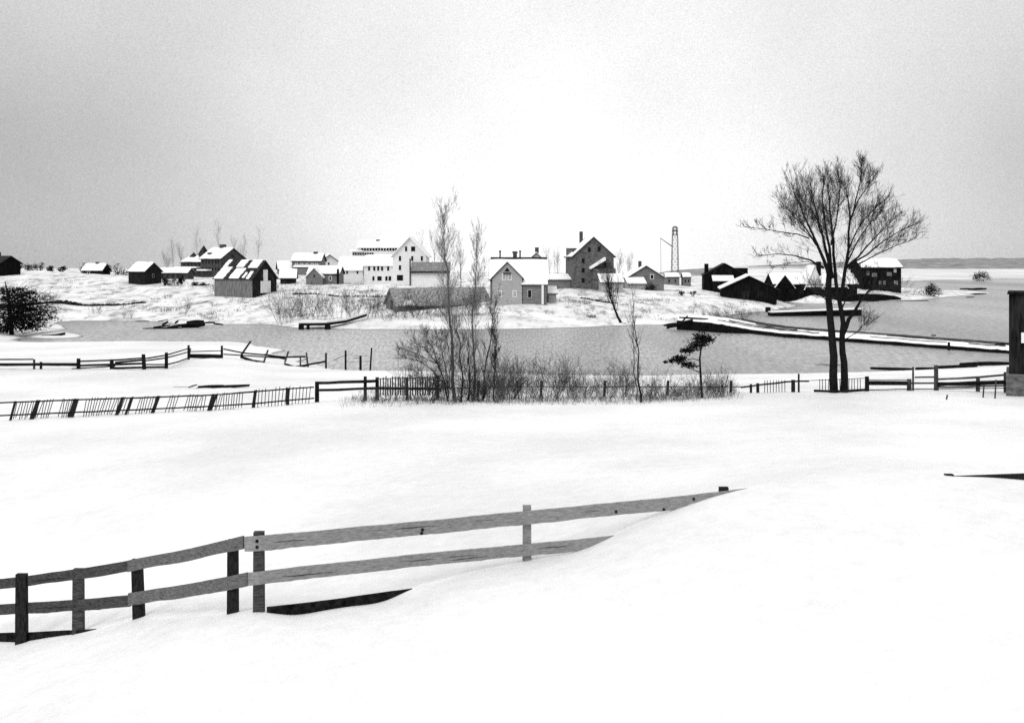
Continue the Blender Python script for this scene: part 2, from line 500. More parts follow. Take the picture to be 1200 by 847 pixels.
class House:
    """gabled house: footprint W x D round its own origin, front towards -y; ridge along 'x' or 'y'"""

    def __init__(self, name, label, cat, px, py, d, W_px, D, hw_px, hr_px, axis, wall, rz=0.0, over=0.35, snow=True, roofm='shingle_dark', st=0.22, group=None, snow_side=None):
        s = d / F
        self.s = s
        base = P(px, py, d)
        self.W, self.D, self.hw, self.hr, self.axis = W_px * s, D, hw_px * s, hr_px * s, axis
        self.root = thing(name, label, cat, base, rz, group)
        self.wallm = M[wall]
        W, D, hw, hr = self.W, D, self.hw, self.hr
        half, L = (D / 2, W) if axis == 'x' else (W / 2, D)
        slope = hr / half
        self.slope, self.half, self.L = slope, half, L
        m = MB()
        prof = [(-half, -1.2), (half, -1.2), (half, hw), (0, hw + hr), (-half, hw)]
        v = []
        for e in (-L / 2, L / 2):
            for (o, z) in prof:
                v.append((e, o, z) if axis == 'x' else (o, e, z))
        m.add(v, [(0, 1, 2, 3, 4), (9, 8, 7, 6, 5)] + [(i, (i + 1) % 5, (i + 1) % 5 + 5, i + 5) for i in range(5)])
        m.build('wall', self.wallm, self.root)
        a = half + over
        r = MB()
        r.chevron(a, hw - over * slope + 0.02, hw + hr + 0.02, 0.16, L + 2 * over, axis)
        self.roof = r.build('roof', M[roofm], self.root)
        if snow:
            sn = MB()
            b = a - 0.06
            (sn.chevron if snow_side else sn.snow_roof)(b, hw - (over - 0.06) * slope + 0.185, hw + hr + 0.185, st, L + 2 * over - 0.1, axis)
            if snow_side:
                i0 = 0 if snow_side == 'L' else 2
                sn.v = [p for p in sn.v]
                k0 = 1 if snow_side == 'L' else -1
                sn.v = [((min(x * k0, 0) * k0, y, z if x * k0 <= 0 else hw + hr + .185 + (.22 if z > hw - (over - .06) * slope + .30 else 0)) if axis == 'y' else (x, y, z)) for x, y, z in sn.v]
            sn.build('snow_cover', M['roof_snow'], self.roof)

    def window(self, face, u_px, v_px, w_px=3.0, h_px=5.0, frame='white', pane='glass', name='window', raw=False):
        """u across the face from its middle, v up from the base, in photo pixels at this distance"""
        s = self.s
        u, v, w, h = u_px * s, v_px * s, w_px * s, h_px * s
        fm, pm = MB(), MB()
        e = 0.16
        for mb, g, t0, t1 in ((fm, e, -0.05, 0.05), (pm, 0, -0.04, 0.075)):
            a0, a1, z0, z1 = u - w / 2 - g, u + w / 2 + g, v - h / 2 - g, v + h / 2 + g
            if face == 'F':
                mb.box(a0, a1, -self.D / 2 - t1, -self.D / 2 - t0, z0, z1)
            elif face == 'L':
                mb.box(-self.W / 2 - t1, -self.W / 2 - t0, a0, a1, z0, z1)
            else:
                mb.box(self.W / 2 + t0, self.W / 2 + t1, a0, a1, z0, z1)
        f = fm.build(name, M[frame], self.root)
        pm.build('pane' if name == 'window' else 'panel', M[pane], f)
        return f

    def chimney(self, x_px, y, w=0.8, top_px=8, m='brick', cap=True):
        """stack through the roof at x (photo px from the middle), y metres; top_px above the ridge"""
        x = x_px * self.s
        off = abs(y) if self.axis == 'x' else abs(x)
        zr = self.hw + self.hr - off * self.slope
        z1 = self.hw + self.hr + top_px * self.s
        c = MB()
        c.box(x - w / 2, x + w / 2, y - w / 2, y + w / 2, zr - 0.6, z1)
        o = c.build('chimney', M[m], self.roof)
        return o

    def lean(self, name, x0_px, x1_px, y0, y1, z_wall_px, z0_roof_px, z1_roof_px, wall, snow=True, side='F'):
        """a lean-to wing: box x0..x1 (px), y0..y1 (m), its roof falling towards the front from z1 to z0"""
        s = self.s
        x0, x1 = x0_px * s, x1_px * s
        za, zb = z0_roof_px * s, z1_roof_px * s
        m = MB()
        m.hexa([(x0, y0, -1.2), (x1, y0, -1.2), (x1, y1, -1.2), (x0, y1, -1.2)], [(x0, y0, za), (x1, y0, za), (x1, y1, zb), (x0, y1, zb)])
        w = m.build(name, M[wall], self.root)
        o = 0.3
        sl = (zb - za) / (y1 - y0)
        yy0, zz0 = y0 - o, za - o * sl
        r = MB()
        r.hexa([(x0 - o, yy0, zz0 + .02), (x1 + o, yy0, zz0 + .02), (x1 + o, y1 - .02, zb + .02), (x0 - o, y1 - .02, zb + .02)],
               [(x0 - o, yy0, zz0 + .16), (x1 + o, yy0, zz0 + .16), (x1 + o, y1 - .02, zb + .16), (x0 - o, y1 - .02, zb + .16)])
        rf = r.build('roof', M['shingle_dark'], w)
        if snow:
            q = MB()
            q.hexa([(x0 - o + .04, yy0 + .04, zz0 + .17), (x1 + o - .04, yy0 + .04, zz0 + .17), (x1 + o - .04, y1 - .03, zb + .17), (x0 - o + .04, y1 - .03, zb + .17)],
                   [(x0 - o + .04, yy0 + .04, zz0 + .42), (x1 + o - .04, yy0 + .04, zz0 + .42), (x1 + o - .04, y1 - .03, zb + .42), (x0 - o + .04, y1 - .03, zb + .42)])
            q.build('snow_cover', M['roof_snow'], w)
        return w


# stone house, the tallest, in the middle of the village
h = House('stone_house', 'tall grey stone house, four storeys of small dark windows in its steep gable', 'house', 690.5, 337, 240, 47, 11.0, 37, 21, 'y', 'stone', rz=0.10, over=0.45, snow_side='L')
for u, v in ((-12, 9), (-12, 20.5), (-12, 31.5), (-5, 44), (6.5, 45), (13, 27), (1, 9)):
    h.window('F', u, v, 3.2, 5.2, frame='stone')
h.chimney(-7, 3.0, 0.7, 8)
h.chimney(-19, -2.0, 0.9, -12)
pw = MB(); s = h.s
dm = MB(); dm.box(-25 * s, -14 * s, 0.5, 3.0, 33 * s, 46 * s); dmo = dm.build('dormer', M['stone'], h.root)
ds = MB(); ds.box(-26 * s, -13.0 * s, 0.2, 3.3, 46 * s + .01, 46 * s + .35); ds.build('snow_cover', M['roof_snow'], dmo)
# side porch roof against the gable, falling to the left
pr = MB(); y0 = -5.5
pr.hexa([(-5 * s, y0 - 2.2, 22 * s), (12 * s, y0 - 2.2, 32 * s), (12 * s, y0 - .02, 32 * s), (-5 * s, y0 - .02, 22 * s)],
        [(-5 * s, y0 - 2.2, 24.5 * s), (12 * s, y0 - 2.2, 35.5 * s), (12 * s, y0 - .02, 35.5 * s), (-5 * s, y0 - .02, 24.5 * s)])
bay = MB(); bay.hexa([(-2 * s, y0 - 1.8, -1), (24 * s, y0 - 1.8, -1), (24 * s, y0 - .03, -1), (-2 * s, y0 - .03, -1)],
                     [(-2 * s, y0 - 1.8, 22.5 * s), (24 * s, y0 - 1.8, 22.5 * s), (24 * s, y0 - .03, 22.5 * s), (-2 * s, y0 - .03, 22.5 * s)])
bayo = bay.build('bay', M['stone'], h.root)
pr.build('snow_cover', M['roof_snow'], bayo)
h.lean('shed', 4, 29, y0 - 5.0, y0 - 1.9, 6, 7, 15, 'pale')
h.lean('wing', -50, -24, -2.5, 2.5, 8, 9, 14, 'mid')

# gabled cottage at the water
h = House('gabled_cottage', 'pale cottage by the water with a steep front gable and long snowy roof', 'house', 608, 355, 199, 66, 8.0, 28, 22, 'x', 'mid', over=0.3)
s = h.s
gx = -13.5 * s; gw = 16.8 * s; y0 = -4.0; yf = y0 - 2.4
gm = MB()
prof = [(gx - gw, -1.2), (gx + gw, -1.2), (gx + gw, 30 * s), (gx, 47 * s), (gx - gw, 30 * s)]
gm.add([(a, yf, z) for a, z in prof] + [(a, 0.0, z) for a, z in prof], [(0, 1, 2, 3, 4), (9, 8, 7, 6, 5)] + [(i, (i + 1) % 5, (i + 1) % 5 + 5, i + 5) for i in range(5)])
gab = gm.build('front_gable', M['pale'], h.root)
gr = MB(); gr.chevron(gw + .35, 30 * s - .35 * 17 * s / gw + .02, 47 * s + .02, .18, 6.6, 'y')
gr.v = [(x + gx, y + yf + 3.0, z) for x, y, z in gr.v]
gro = gr.build('gable_roof', M['shingle_dark'], gab)
gs = MB(); gs.snow_roof(gw + .30, 30 * s - .30 * 17 * s / gw + .21, 47 * s + .21, .2, 6.3, 'y')
gs.v = [(x + gx, y + yf + 3.05, z) for x, y, z in gs.v]
gs.build('snow_cover', M['roof_snow'], gro)
vt = MB(); vt.add([(gx - 3 * s, yf - .06, 37.5 * s), (gx + 3 * s, yf - .06, 37.5 * s), (gx, yf - .06, 42 * s), (gx - 3 * s, yf + .05, 37.5 * s), (gx + 3 * s, yf + .05, 37.5 * s), (gx, yf + .05, 42 * s)],
                  [(0, 1, 2), (5, 4, 3), (0, 3, 4, 1), (1, 4, 5, 2), (2, 5, 3, 0)])
vt.build('gable_vent', M['glass'], gab)


def wbox(parent, u, v, w_, h_, yface, s, frame='white', pane='glass', name='window'):
    a = MB(); a.box((u - w_ / 2) * s - .14, (u + w_ / 2) * s + .14, yface - .05, yface + .05, (v - h_ / 2) * s - .14, (v + h_ / 2) * s + .14)
    f = a.build(name, M[frame], parent)
    b = MB(); b.box((u - w_ / 2) * s, (u + w_ / 2) * s, yface - .075, yface + .03, (v - h_ / 2) * s, (v + h_ / 2) * s)
    b.build('pane' if name == 'window' else 'panel', M[pane], f)
    return f


for u, v in ((-17, 31), (-10.5, 31), (-22, 12), (-5, 12)):
    wbox(h.root, u, v, 3, 6, yf, s, 'white', 'pale')
hood = MB(); hood.box(gx - 4.5 * s, gx + 4.5 * s, yf - .35, yf - .02, 34.5 * s, 36 * s); hood.build('gable_hood', M['shingle_dark'], gab)
h.lean('porch', 4, 31, -6.2, -4.03, 12, 22, 27, 'mid')
h.window('R', 0, 12, 3, 6)
wbox(h.root, 12, 12, 3.5, 8, -6.2, s, 'pale', 'glass')
cl = MB(); cl.box(25.5 * s, 28 * s, -6.55, -6.22, 0, 22 * s); cl.build('porch_post', M['white'], h.root)
h.lean('annex', 34, 43, -3.6, 2.0, 8, 11, 17, 'pale')
rc = MB(); rc.box(-33 * s, 33 * s, -.22, .22, 51.2 * s, 53.6 * s); rc.build('ridge_cap', M['shingle_dark'], h.roof)
for x, t, wd in ((-22, 9, .28), (-4.5, 8, .75), (1.5, 9, .28)):
    c = h.chimney(x, 0.6, wd, t)
    k = MB(); k.box(x * s - wd * .65, x * s + wd * .65, .6 - wd * .65, .6 + wd * .65, h.hw + h.hr + t * s + .01, h.hw + h.hr + t * s + .4); k.build('chimney_pot', M['brick'], h.roof)

# house behind the cottage
h = House('house', 'house of which only the gable and chimney rise over the gabled cottage', 'house', 628, 336, 255, 24, 8, 28, 11, 'y', 'pale', over=.3)
h.chimney(1, -1.0, .9, 7)
h.window('F', 0, 30, 2, 3)
# light gabled house right of the stone house
h = House('house', 'light grey gabled house with one dark window, between stone house and lattice tower', 'house', 753, 341, 262, 42, 9, 16, 13, 'y', 'mid', rz=.06, over=.5)
h.window('F', 7, 17, 3, 4.5)
h.chimney(-4, -1, .7, 6)
h.lean('wing', -24, -4, -8.5, -4.55, 9, 9, 15, 'pale')
for px, py, wd, lab in ((787, 333, 16, 'long low dark shed at the foot of the lattice tower'), (804, 333, 9, 'tiny dark hut just right of the lattice tower')):
    h = House('shed', lab, 'shed', px, py, 292, wd, 3.5, 8, 4, 'x', 'mid', over=.2)
    h.window('F', -wd * .25, 4, 1.8, 3, 'mid')
    h.window('F', wd * .2, 4, 1.6, 3, 'mid')

# lattice tower with a stayed pole
tb = P(791, 332, 300); s = 300 / F
t = thing('lattice_tower', 'tall thin lattice tower with braced legs and a dark head', 'tower', tb)
for sx in (-1, 1):
    for sy in (-1, 1):
        b = MB(); b.tube([(sx * 4.3 * s, sy * 4.3 * s, -.8), (sx * 2.8 * s, sy * 2.8 * s, 66 * s)], [.08, .06], 4); b.build('leg', M['iron'], t)
br = MB()
for k in range(9):
    za, zb = k * 7.2 * s, (k + 1) * 7.2 * s
    ra, rb = (4.3 - 1.5 * k * 7.2 / 66) * s, (4.3 - 1.5 * (k + 1) * 7.2 / 66) * s
    cs = [(-1, -1), (1, -1), (1, 1), (-1, 1)]
    for i in range(4):
        a, b = cs[i], cs[(i + 1) % 4]
        br.tube([(a[0] * ra, a[1] * ra, za), (b[0] * rb, b[1] * rb, zb)], [.03, .03], 3)
        br.tube([(b[0] * ra, b[1] * ra, za), (a[0] * rb, a[1] * rb, zb)], [.03, .03], 3)
        br.tube([(a[0] * rb, a[1] * rb, zb), (b[0] * rb, b[1] * rb, zb)], [.05, .05], 3)
br.build('bracing', M['iron'], t)
hd = MB()
hd.box(-3.3 * s, 3.3 * s, -3.3 * s, 3.3 * s, 56 * s, 56.7 * s)
for sx in (-1, 1):
    for sy in (-1, 1):
        hd.tube([(sx * 1.6 * s, sy * 1.6 * s, 57 * s), (sx * 1.4 * s, sy * 1.4 * s, 67 * s)], [.06, .06], 4)
hd.box(-1.9 * s, 1.9 * s, -1.9 * s, 1.9 * s, 61 * s, 62.5 * s); hd.box(-1.7 * s, 1.7 * s, -1.7 * s, 1.7 * s, 65.5 * s, 66.8 * s); hd.build('tower_head', M['iron'], t)
bm_ = MB(); bm_.tube([(-3 * s, 0, 43 * s), (-17 * s, .5, 53 * s)], [.16, .1], 5); bm_.build('boom', M['iron'], t)
pl = MB(); pl.tube([(-16.5 * s, .5, 52.5 * s), (-16 * s, .6, 6 * s)], [.06, .06], 3); pl.build('hoist_rope', M['iron'], t)

# far left dark cabin
h = House('cabin', 'dark cabin cut by the left edge of the photo', 'cabin', 2, 322.5, 270, 30, 6, 14, 8, 'x', 'black', rz=-.5, over=.5, snow=False)
h.window('F', 4, 7, 2, 3, frame='mid')
h.chimney(-5, 0, .7, 5)
# white roofed house among dark trees on the left ridge
h = House('house', 'low white-roofed house half hidden by bushes on the left ridge', 'house', 113, 322, 284, 22, 6, 5, 7, 'x', 'barn_dark', over=.4)
h.chimney(1, 0, .7, 3)
h.window('F', -4, 2.5, 2, 2.4)
# house with gable to the right
h = House('house', 'small dark house left of the mansion, its gable turned to the right', 'house', 170, 332, 258, 25, 5.5, 14, 9.5, 'x', 'barn_dark', rz=-.45, over=.35)
h.window('F', -5, 8, 2.2, 3.2, frame='barn_dark'); h.window('F', 4, 8, 2.2, 3.2, frame='barn_dark'); h.window('R', 0, 9, 2.2, 3.2, frame='mid')
h.chimney(4, 0.3, .6, 2)
# the mansion
h = House('mansion', 'dark turreted mansion with snowy roofs above the left barn', 'house', 261, 325, 290, 31, 9, 22, 11.5, 'x', 'mansion', rz=-.5, over=.45)
s = h.s
for u in (-12, -7, -2, 3, 8, 12):
    h.window('F', u, 18, 2.0, 3.2, frame='mansion'); h.window('F', u, 10, 2.0, 3.2, frame='mansion')
for u, v in ((-5, 18), (4, 18), (0, 25), (-4, 9), (4, 9)):
    h.window('R', u, v, 2.0, 3.2, frame='mansion')
h.chimney(-1, .3, 1.3, 5)
dmr = MB(); dmr.box(-10 * s, -5 * s, -3.4, -1.2, 23 * s, 29 * s); dmr.build('dormer', M['mansion'], h.roof)
wg = MB(); wg.box(-52 * s, -15.6 * s, -3.5, 4.0, -1.2, 17 * s); wgo = wg.build('wing', M['mansion'], h.root)
rf = MB(); rf.v = []; rf.chevron(4.2, 17 * s, 24 * s, .18, 36 * s, 'x'); rf.v = [(x - 34 * s, y + .25, z + .02) for x, y, z in rf.v]; rf.build('wing_roof', M['shingle_dark'], wgo)
sn = MB(); sn.snow_roof(4.1, 17 * s, 24 * s, .25, 35.8 * s, 'x'); sn.v = [(x - 34 * s, y + .25, z + .22) for x, y, z in sn.v]; sn.build('snow_cover', M['roof_snow'], wgo)
vr = MB(); vr.box(-54 * s, -18 * s, -5.6, -3.55, 11 * s, 12.6 * s); vr.build('veranda_snow', M['roof_snow'], wgo)
for i in range(7):
    q = MB(); x = (-53 + i * 5.6) * s; q.box(x, x + .2, -5.4, -5.2, -1.2, 11 * s - .01); q.build('veranda_post', M['mansion'], wgo)
for u in (-46, -40, -34, -28, -22):
    wbox(wgo, u, 14.6, 1.8, 2.6, -3.5, s, 'mansion')
vr2 = MB(); vr2.box(-14 * s, 2 * s, -6.4, -4.55, 8 * s, 9.6 * s); vr2.build('porch_snow', M['roof_snow'], h.root)
for x, z0, z1, wd in ((-44, 20, 29.5, 3.0), (-29, 22, 38, 4.2)):
    tw = MB(); tw.box((x - wd) * s, (x + wd) * s, -1.2, -1.2 + 2 * wd * s, 10 * s, z0 * s + 4 * s); two = tw.build('turret', M['mansion'], h.root)
    sp = MB(); q = wd * 1.25
    zt = z0 * s + 4 * s + .01
    cxx, cyy = x * s, -1.2 + wd * s
    sp.add([(cxx - q * s, cyy - q * s, zt), (cxx + q * s, cyy - q * s, zt), (cxx + q * s, cyy + q * s, zt), (cxx - q * s, cyy + q * s, zt), (cxx, cyy, z1 * s)], [(3, 2, 1, 0), (0, 1, 4), (1, 2, 4), (2, 3, 4), (3, 0, 4)])
    sp.build('spire', M['shingle_dark'], two)
# long low outbuilding in front of the mansion
h = House('outbuilding', 'long low dark outbuilding under one snowy roof below the mansion', 'shed', 206, 327, 276, 34, 6, 7, 5, 'x', 'mansion', over=.4)
for u in (-11, -5, 1, 7, 12):
    h.window('F', u, 3.5, 1.6, 2.6, frame='mansion')
# the barn
h = House('barn', 'big weathered barn, snow lying in strips on its roof, white doorway in its gable', 'barn', 288, 345, 225, 54, 8.2, 19, 20, 'x', 'barn', rz=-.42, over=.3, snow=False)
s = h.s
sl, half, hw, hr, L = h.slope, h.half, h.hw, h.hr, h.L


def roof_patch(mb, x0, x1, v0, v1, sk):
    """snow lying on the front slope between x0..x1 (fraction of length), v0..v1 (fraction up the slope), leaning by sk"""
    a = half + .3
    def pt(xf, v, up):
        y = -a * (1 - v); z = hw + hr - abs(y) * sl + .20 + up
        return ((xf + sk * v - .5) * L * .98, y, z)
    n = 5
    for i in range(n):
        va, vb = v0 + (v1 - v0) * i / n, v0 + (v1 - v0) * (i + 1) / n
        ja, jb = random.uniform(-.012, .012), random.uniform(-.012, .012)
        mb.hexa([pt(x0 + ja, va, 0), pt(x1 + ja, va, 0), pt(x1 + jb, vb, 0), pt(x0 + jb, vb, 0)], [pt(x0 + ja, va, .22), pt(x1 + ja, va, .22), pt(x1 + jb, vb, .22), pt(x0 + jb, vb, .22)])


sp = MB()
roof_patch(sp, 0.0, .26, .0, .58, .05); roof_patch(sp, .0, .10, .62, .98, .05)
roof_patch(sp, .40, .66, .02, .52, .06); roof_patch(sp, .36, .56, .62, .97, .04); roof_patch(sp, .72, .97, .58, .98, .0); roof_patch(sp, .74, .80, .05, .3, .05); roof_patch(sp, .86, .94, .0, .36, .03)
sp.build('snow_patches', M['roof_snow'], h.roof)
gd = MB(); gd.box(L / 2 + .02, L / 2 + .06, -4.05, 4.05, -1.0, 19 * s)
gd.build('shaded_gable_boarding', M['barn_dark'], h.root)  # dark sheet over the gable end, its shade put into the colour
gt = MB(); gt.add([(L / 2 + .02, -4.05, 19 * s + .01), (L / 2 + .02, 4.05, 19 * s + .01), (L / 2 + .02, 0, 38.5 * s), (L / 2 + .06, -4.05, 19 * s + .01), (L / 2 + .06, 4.05, 19 * s + .01), (L / 2 + .06, 0, 38.5 * s)],
                  [(0, 1, 2), (5, 4, 3), (0, 3, 4, 1), (1, 4, 5, 2), (2, 5, 3, 0)])
gt.build('shaded_gable_boarding', M['barn_dark'], h.root)  # same painted shade carried up to the gable peak
d1 = MB(); d1.box(L / 2 + .07, L / 2 + .13, -1.5, 1.9, .4, 16 * s); dr = d1.build('barn_door', M['white'], h.root)
d2 = MB(); d2.box(L / 2 + .07, L / 2 + .13, -.6, .9, 16.2 * s, 29 * s); d2.build('loft_door', M['white'], h.root)
# small houses between barn and hotel
h = House('house', 'small house with plain snowy roof, right behind the barn gable', 'house', 336, 321, 300, 20, 6, 6, 8, 'x', 'mid', over=.4, rz=.3)
h.window('F', 3, 3.5, 1.8, 2.4)
h = House('shed', 'low shed with a dark front and snowy roof beside the barn', 'shed', 338, 331.5, 255, 17, 5, 6, 9, 'x', 'barn_dark', over=.4, rz=.15)
h.window('F', 2, 3, 1.8, 2.4, frame='barn_dark')
h = House('house', 'grey two-storey house with a dark chimney, behind the small gabled house', 'house', 362, 320, 298, 33, 8, 14, 8, 'x', 'mid', over=.4)
h.chimney(8, 0, 1.1, 3)
for u in (-11, -5, 1, 7, 12):
    h.window('F', u, 9.5, 1.8, 2.6)
h.lean('porch', -12, 14, -6.4, -4.03, 5, 6.5, 8, 'mid')
h = House('house', 'small grey gabled house with a dark side wall, left of the white hotel', 'house', 382, 332, 250, 36, 7.0, 11, 8, 'x', 'mid', over=.35, rz=0)
s = h.s; gx = -9 * s; gw = 9.5 * s; yf = -3.5 - 1.6
gm = MB(); prof = [(gx - gw, -1.2), (gx + gw, -1.2), (gx + gw, 8 * s), (gx, 18 * s), (gx - gw, 8 * s)]
gm.add([(a, yf, z) for a, z in prof] + [(a, 0, z) for a, z in prof], [(0, 1, 2, 3, 4), (9, 8, 7, 6, 5)] + [(i, (i + 1) % 5, (i + 1) % 5 + 5, i + 5) for i in range(5)])
gab = gm.build('front_gable', M['mid'], h.root)
gr = MB(); gr.chevron(gw + .3, 8 * s - .3 * 10 * s / gw + .02, 18 * s + .02, .35, 5.4, 'y'); gr.v = [(x + gx, y + yf + 2.4, z) for x, y, z in gr.v]; gr.build('snow_cover', M['roof_snow'], gab)
sw = MB(); sw.box(16.3 * s, 18.3 * s, -4.4, -3.55, -1.0, 17 * s); sw.build('side_wall', M['black'], h.root)
wbox(h.root, 8, 6, 2, 4, -3.5, s); wbox(gab, -9, 9, 1.6, 3, yf, s, 'mid')
h = House('house', 'white gabled house peeping over the roofs left of the hotel', 'house', 385, 322, 310, 30, 7, 12, 11, 'y', 'white', over=.6, rz=.25)
h.window('F', -1, 13, 1.8, 2.8)

# the white hotel: one building of several blocks
hb = P(455, 333, 260); s = 260 / F
ht = thing('hotel', 'long white hotel with rows of small windows, its gabled block on the right', 'hotel', hb)


def block(name, x0, x1, y0, y1, z1, wall='white', parent=ht):
    m = MB(); m.box(x0 * s, x1 * s, y0, y1, -1.5, z1 * s)
    return m.build(name, M[wall], parent)


def pitched(parent, x0, x1, y0, y1, z0, z1, axis='x', th=.3, m='roof_snow', name='snow_roof', over=.4, fill='white'):
    a = MB()
    cx_, cy_ = (x0 + x1) / 2 * s, (y0 + y1) / 2
    if axis == 'x':
        half, L = (y1 - y0) / 2, (x1 - x0) * s
    else:
        half, L = (x1 - x0) / 2 * s, (y1 - y0)
    sl = (z1 - z0) * s / half
    a.snow_roof(half + over, z0 * s - over * sl, z1 * s, th * 1.2, L + 2 * over, axis)
    a.v = [(x + cx_, y + cy_, z + .02) for x, y, z in a.v]
    o = a.build(name, M[m], parent)
    g = MB()
    prof = [(-half, z0 * s + .003), (half, z0 * s + .003), (0, z1 * s)]
    v = []
    for e in (-L / 2 + .01, L / 2 - .01):
        for (q, z) in prof:
            v.append((e + cx_, q + cy_, z) if axis == 'x' else (q + cx_, e + cy_, z))
    g.add(v, [(0, 1, 2), (5, 4, 3), (0, 3, 4, 1), (1, 4, 5, 2), (2, 5, 3, 0)])
    g.build('gable_wall', M[fill], parent)
    return o


low = block('west_block', -56, -27, -3.0, 6.0, 17); pitched(low, -56, -27, -3.0, 6.0, 17, 31)
for u in (-46, -34):
    wbox(low, u, 14, 2, 3.4, -3.0, s)
pier = MB(); pier.box(-26.8 * s, -24.6 * s, -3.6, -2.7, 10 * s, 24 * s); pier.build('corner_post', M['barn_dark'], ht)
mid = block('middle_block', -26, 8, -3.8, 6.0, 22); pitched(mid, -26, 8, -3.8, 6, 22, 33)
for u in (-20, -14, -9.5, -5, 2):
    wbox(mid, u, 18.5, 2.4, 5, -3.8, s)
for u, w_ in ((-15, 2.4), (-8, 5), (0, 2.6), (4, 3)):
    wbox(mid, u, 7, w_, 5, -3.8, s)
up = block('upper_block', -47, 14, 6.6, 14, 44); pitched(up, -38, 14, 6.6, 14, 44, 51, over=.8); pitched(up, -48, -36, 6.0, 14.2, 38.5, 40.5, over=.5)
for i in range(14):
    wbox(up, -35 + i * 3.4, 41.2, 2.2, 3.8, 6.6, s, 'white')
for i in range(9):
    wbox(up, -45.5 + i * 2.9, 35.6, 1.9, 2.8, 6.6, s, 'white')
for x, z in ((-18, 53), (14, 49)):
    c = MB(); c.box(x * s - .45, x * s + .45, 9.5, 10.4, 42 * s, z * s); c.build('chimney', M['brick'], up)
c = MB(); c.box(7.5 * s, 9 * s, 5.2, 5.9, 30 * s, 41 * s); c.build('chimney', M['brick'], mid)
gb = block('gabled_block', 9, 47, -6.5, 3.2, 34); pitched(gb, 9, 47, -6.5, 3.2, 34, 54, 'y', over=.6)
for u, v, w_, hh in ((17, 30, 2.6, 5.5), (17, 19.5, 2.6, 5.5), (17, 8, 7, 6.5), (31, 30, 2.4, 5.5), (42, 30, 2.4, 5.5), (24, 41, 2.4, 5.5), (32, 41, 4.6, 5.5), (38, 19, 2.4, 5)):
    wbox(gb, u, v, w_, hh, -6.5, s, 'white')
rw = block('east_wing', 31, 74, -10.0, -6.55, 15); 
ro = MB(); ro.hexa([(30.5 * s, -10.4, 15 * s + .01), (75 * s, -10.4, 15 * s + .01), (75 * s, -6.6, 24 * s), (30.5 * s, -6.6, 24 * s)], [(30.5 * s, -10.4, 15 * s + .3), (75 * s, -10.4, 15 * s + .3), (75 * s, -6.6, 24.5 * s + .3), (30.5 * s, -6.6, 24.5 * s + .3)])
ro.build('east_roof', M['shingle'], rw)
ev = MB(); ev.box(30.5 * s, 75 * s, -10.7, -10.42, 13.6 * s, 15.6 * s); ev.build('eaves_board', M['shingle_dark'], rw)
dn = MB(); dn.box(29.6 * s, 31 * s - .02, -10.3, -9.9, -1.0, 30 * s); dn.build('downpipe', M['barn_dark'], ht)

# long low boathouse behind the poplars
h = House('boathouse', 'long low boathouse with a bare grey roof behind the tall poplars', 'boathouse', 513, 361, 200, 112, 7.5, 6, 17, 'x', 'barn', rz=.40, over=.5, snow=False, roofm='shingle_snowy')
h.window('L', 0, 5, 6, 7, 'barn_dark', 'glass')
h.window('F', -30, 3, 5, 4, 'barn_dark', 'glass')
s = h.s
ss = MB(); ss.hexa([(-50 * s, -4.4, 5 * s), (-38 * s, -4.4, 5 * s), (-38 * s, -3.2, 9 * s), (-46 * s, -3.2, 9 * s)], [(-50 * s, -4.4, 6.6 * s), (-38 * s, -4.4, 6.6 * s), (-38 * s, -3.2, 10.6 * s), (-46 * s, -3.2, 10.6 * s)])
ss.build('snow_patch', M['roof_snow'], h.roof)

# right hand buildings
h = House('workshop', 'dark two-storey workshop with a tall chimney at its left end', 'workshop', 848, 341, 275, 48, 9, 19, 13, 'y', 'black', rz=-.12, over=.3, snow=False)
h.chimney(-21, -4.0, 1.0, 0, 'black')
h.lean('lean_to', -14, 8, -8.6, -4.6, 10, 12, 17, 'black')
fl = MB(); s = h.s; fl.box(8 * s, 27 * s, -2, 4, -1, 27 * s); flo = fl.build('side_block', M['black'], h.root)
fs_ = MB(); fs_.box(7.6 * s, 27.4 * s, -2.2, 4.2, 27 * s + .01, 28.4 * s); fs_.build('snow_cover', M['roof_snow'], flo)
for u, v in ((-12, 22), (6, 23)):
    h.window('F', u, v, 2, 3, 'barn_dark')
h = House('barn', 'black shore barn with a thin white line of snow along its left slope', 'barn', 876, 349, 243, 62, 10, 11, 14.5, 'y', 'black', rz=-.15, over=.5, st=.3, snow_side='L')
h.window('F', 12, 6, 3, 4, 'barn_dark')
dd = MB(); s = h.s; dd.box(-10 * s, 0, -5.08, -5.02, 0, 9 * s); dd.build('barn_door', M['barn_dark'], h.root)
h = House('house', 'low dark house with two snowy gables behind the big bare tree', 'house', 950, 346, 278, 96, 9, 13.5, 11, 'x', 'black', rz=0, over=.4)
s = h.s
for gx_, gw_, zt in ((-36, 11, 24), (-2, 10, 34), (22, 14, 30)):
    g = MB(); gx, gw = gx_ * s, gw_ * s
    prof = [(gx - gw, 10 * s), (gx + gw, 10 * s), (gx, zt * s)]
    g.add([(a, -4.9, z) for a, z in prof] + [(a, 2.0, z) for a, z in prof], [(0, 1, 2), (5, 4, 3), (0, 3, 4, 1), (1, 4, 5, 2), (2, 5, 3, 0)])
    go_ = g.build('gable', M['black' if gx_ == -36 else 'white'], h.root)
    g2 = MB(); slp = (zt - 10) * s / gw; g2.snow_roof(gw + .3, 10 * s - .3 * slp, zt * s, .35, 7.6, 'y'); g2.v = [(x + gx, y - 1.5, z + .02) for x, y, z in g2.v]; g2.build('snow_cover', M['roof_snow'], go_)
h.chimney(8, -1, 1.0, 15, 'black')
for u in (-40, -28, -16, 14, 30, 42):
    h.window('F', u, 5, 2.4, 3.6, 'barn_dark')
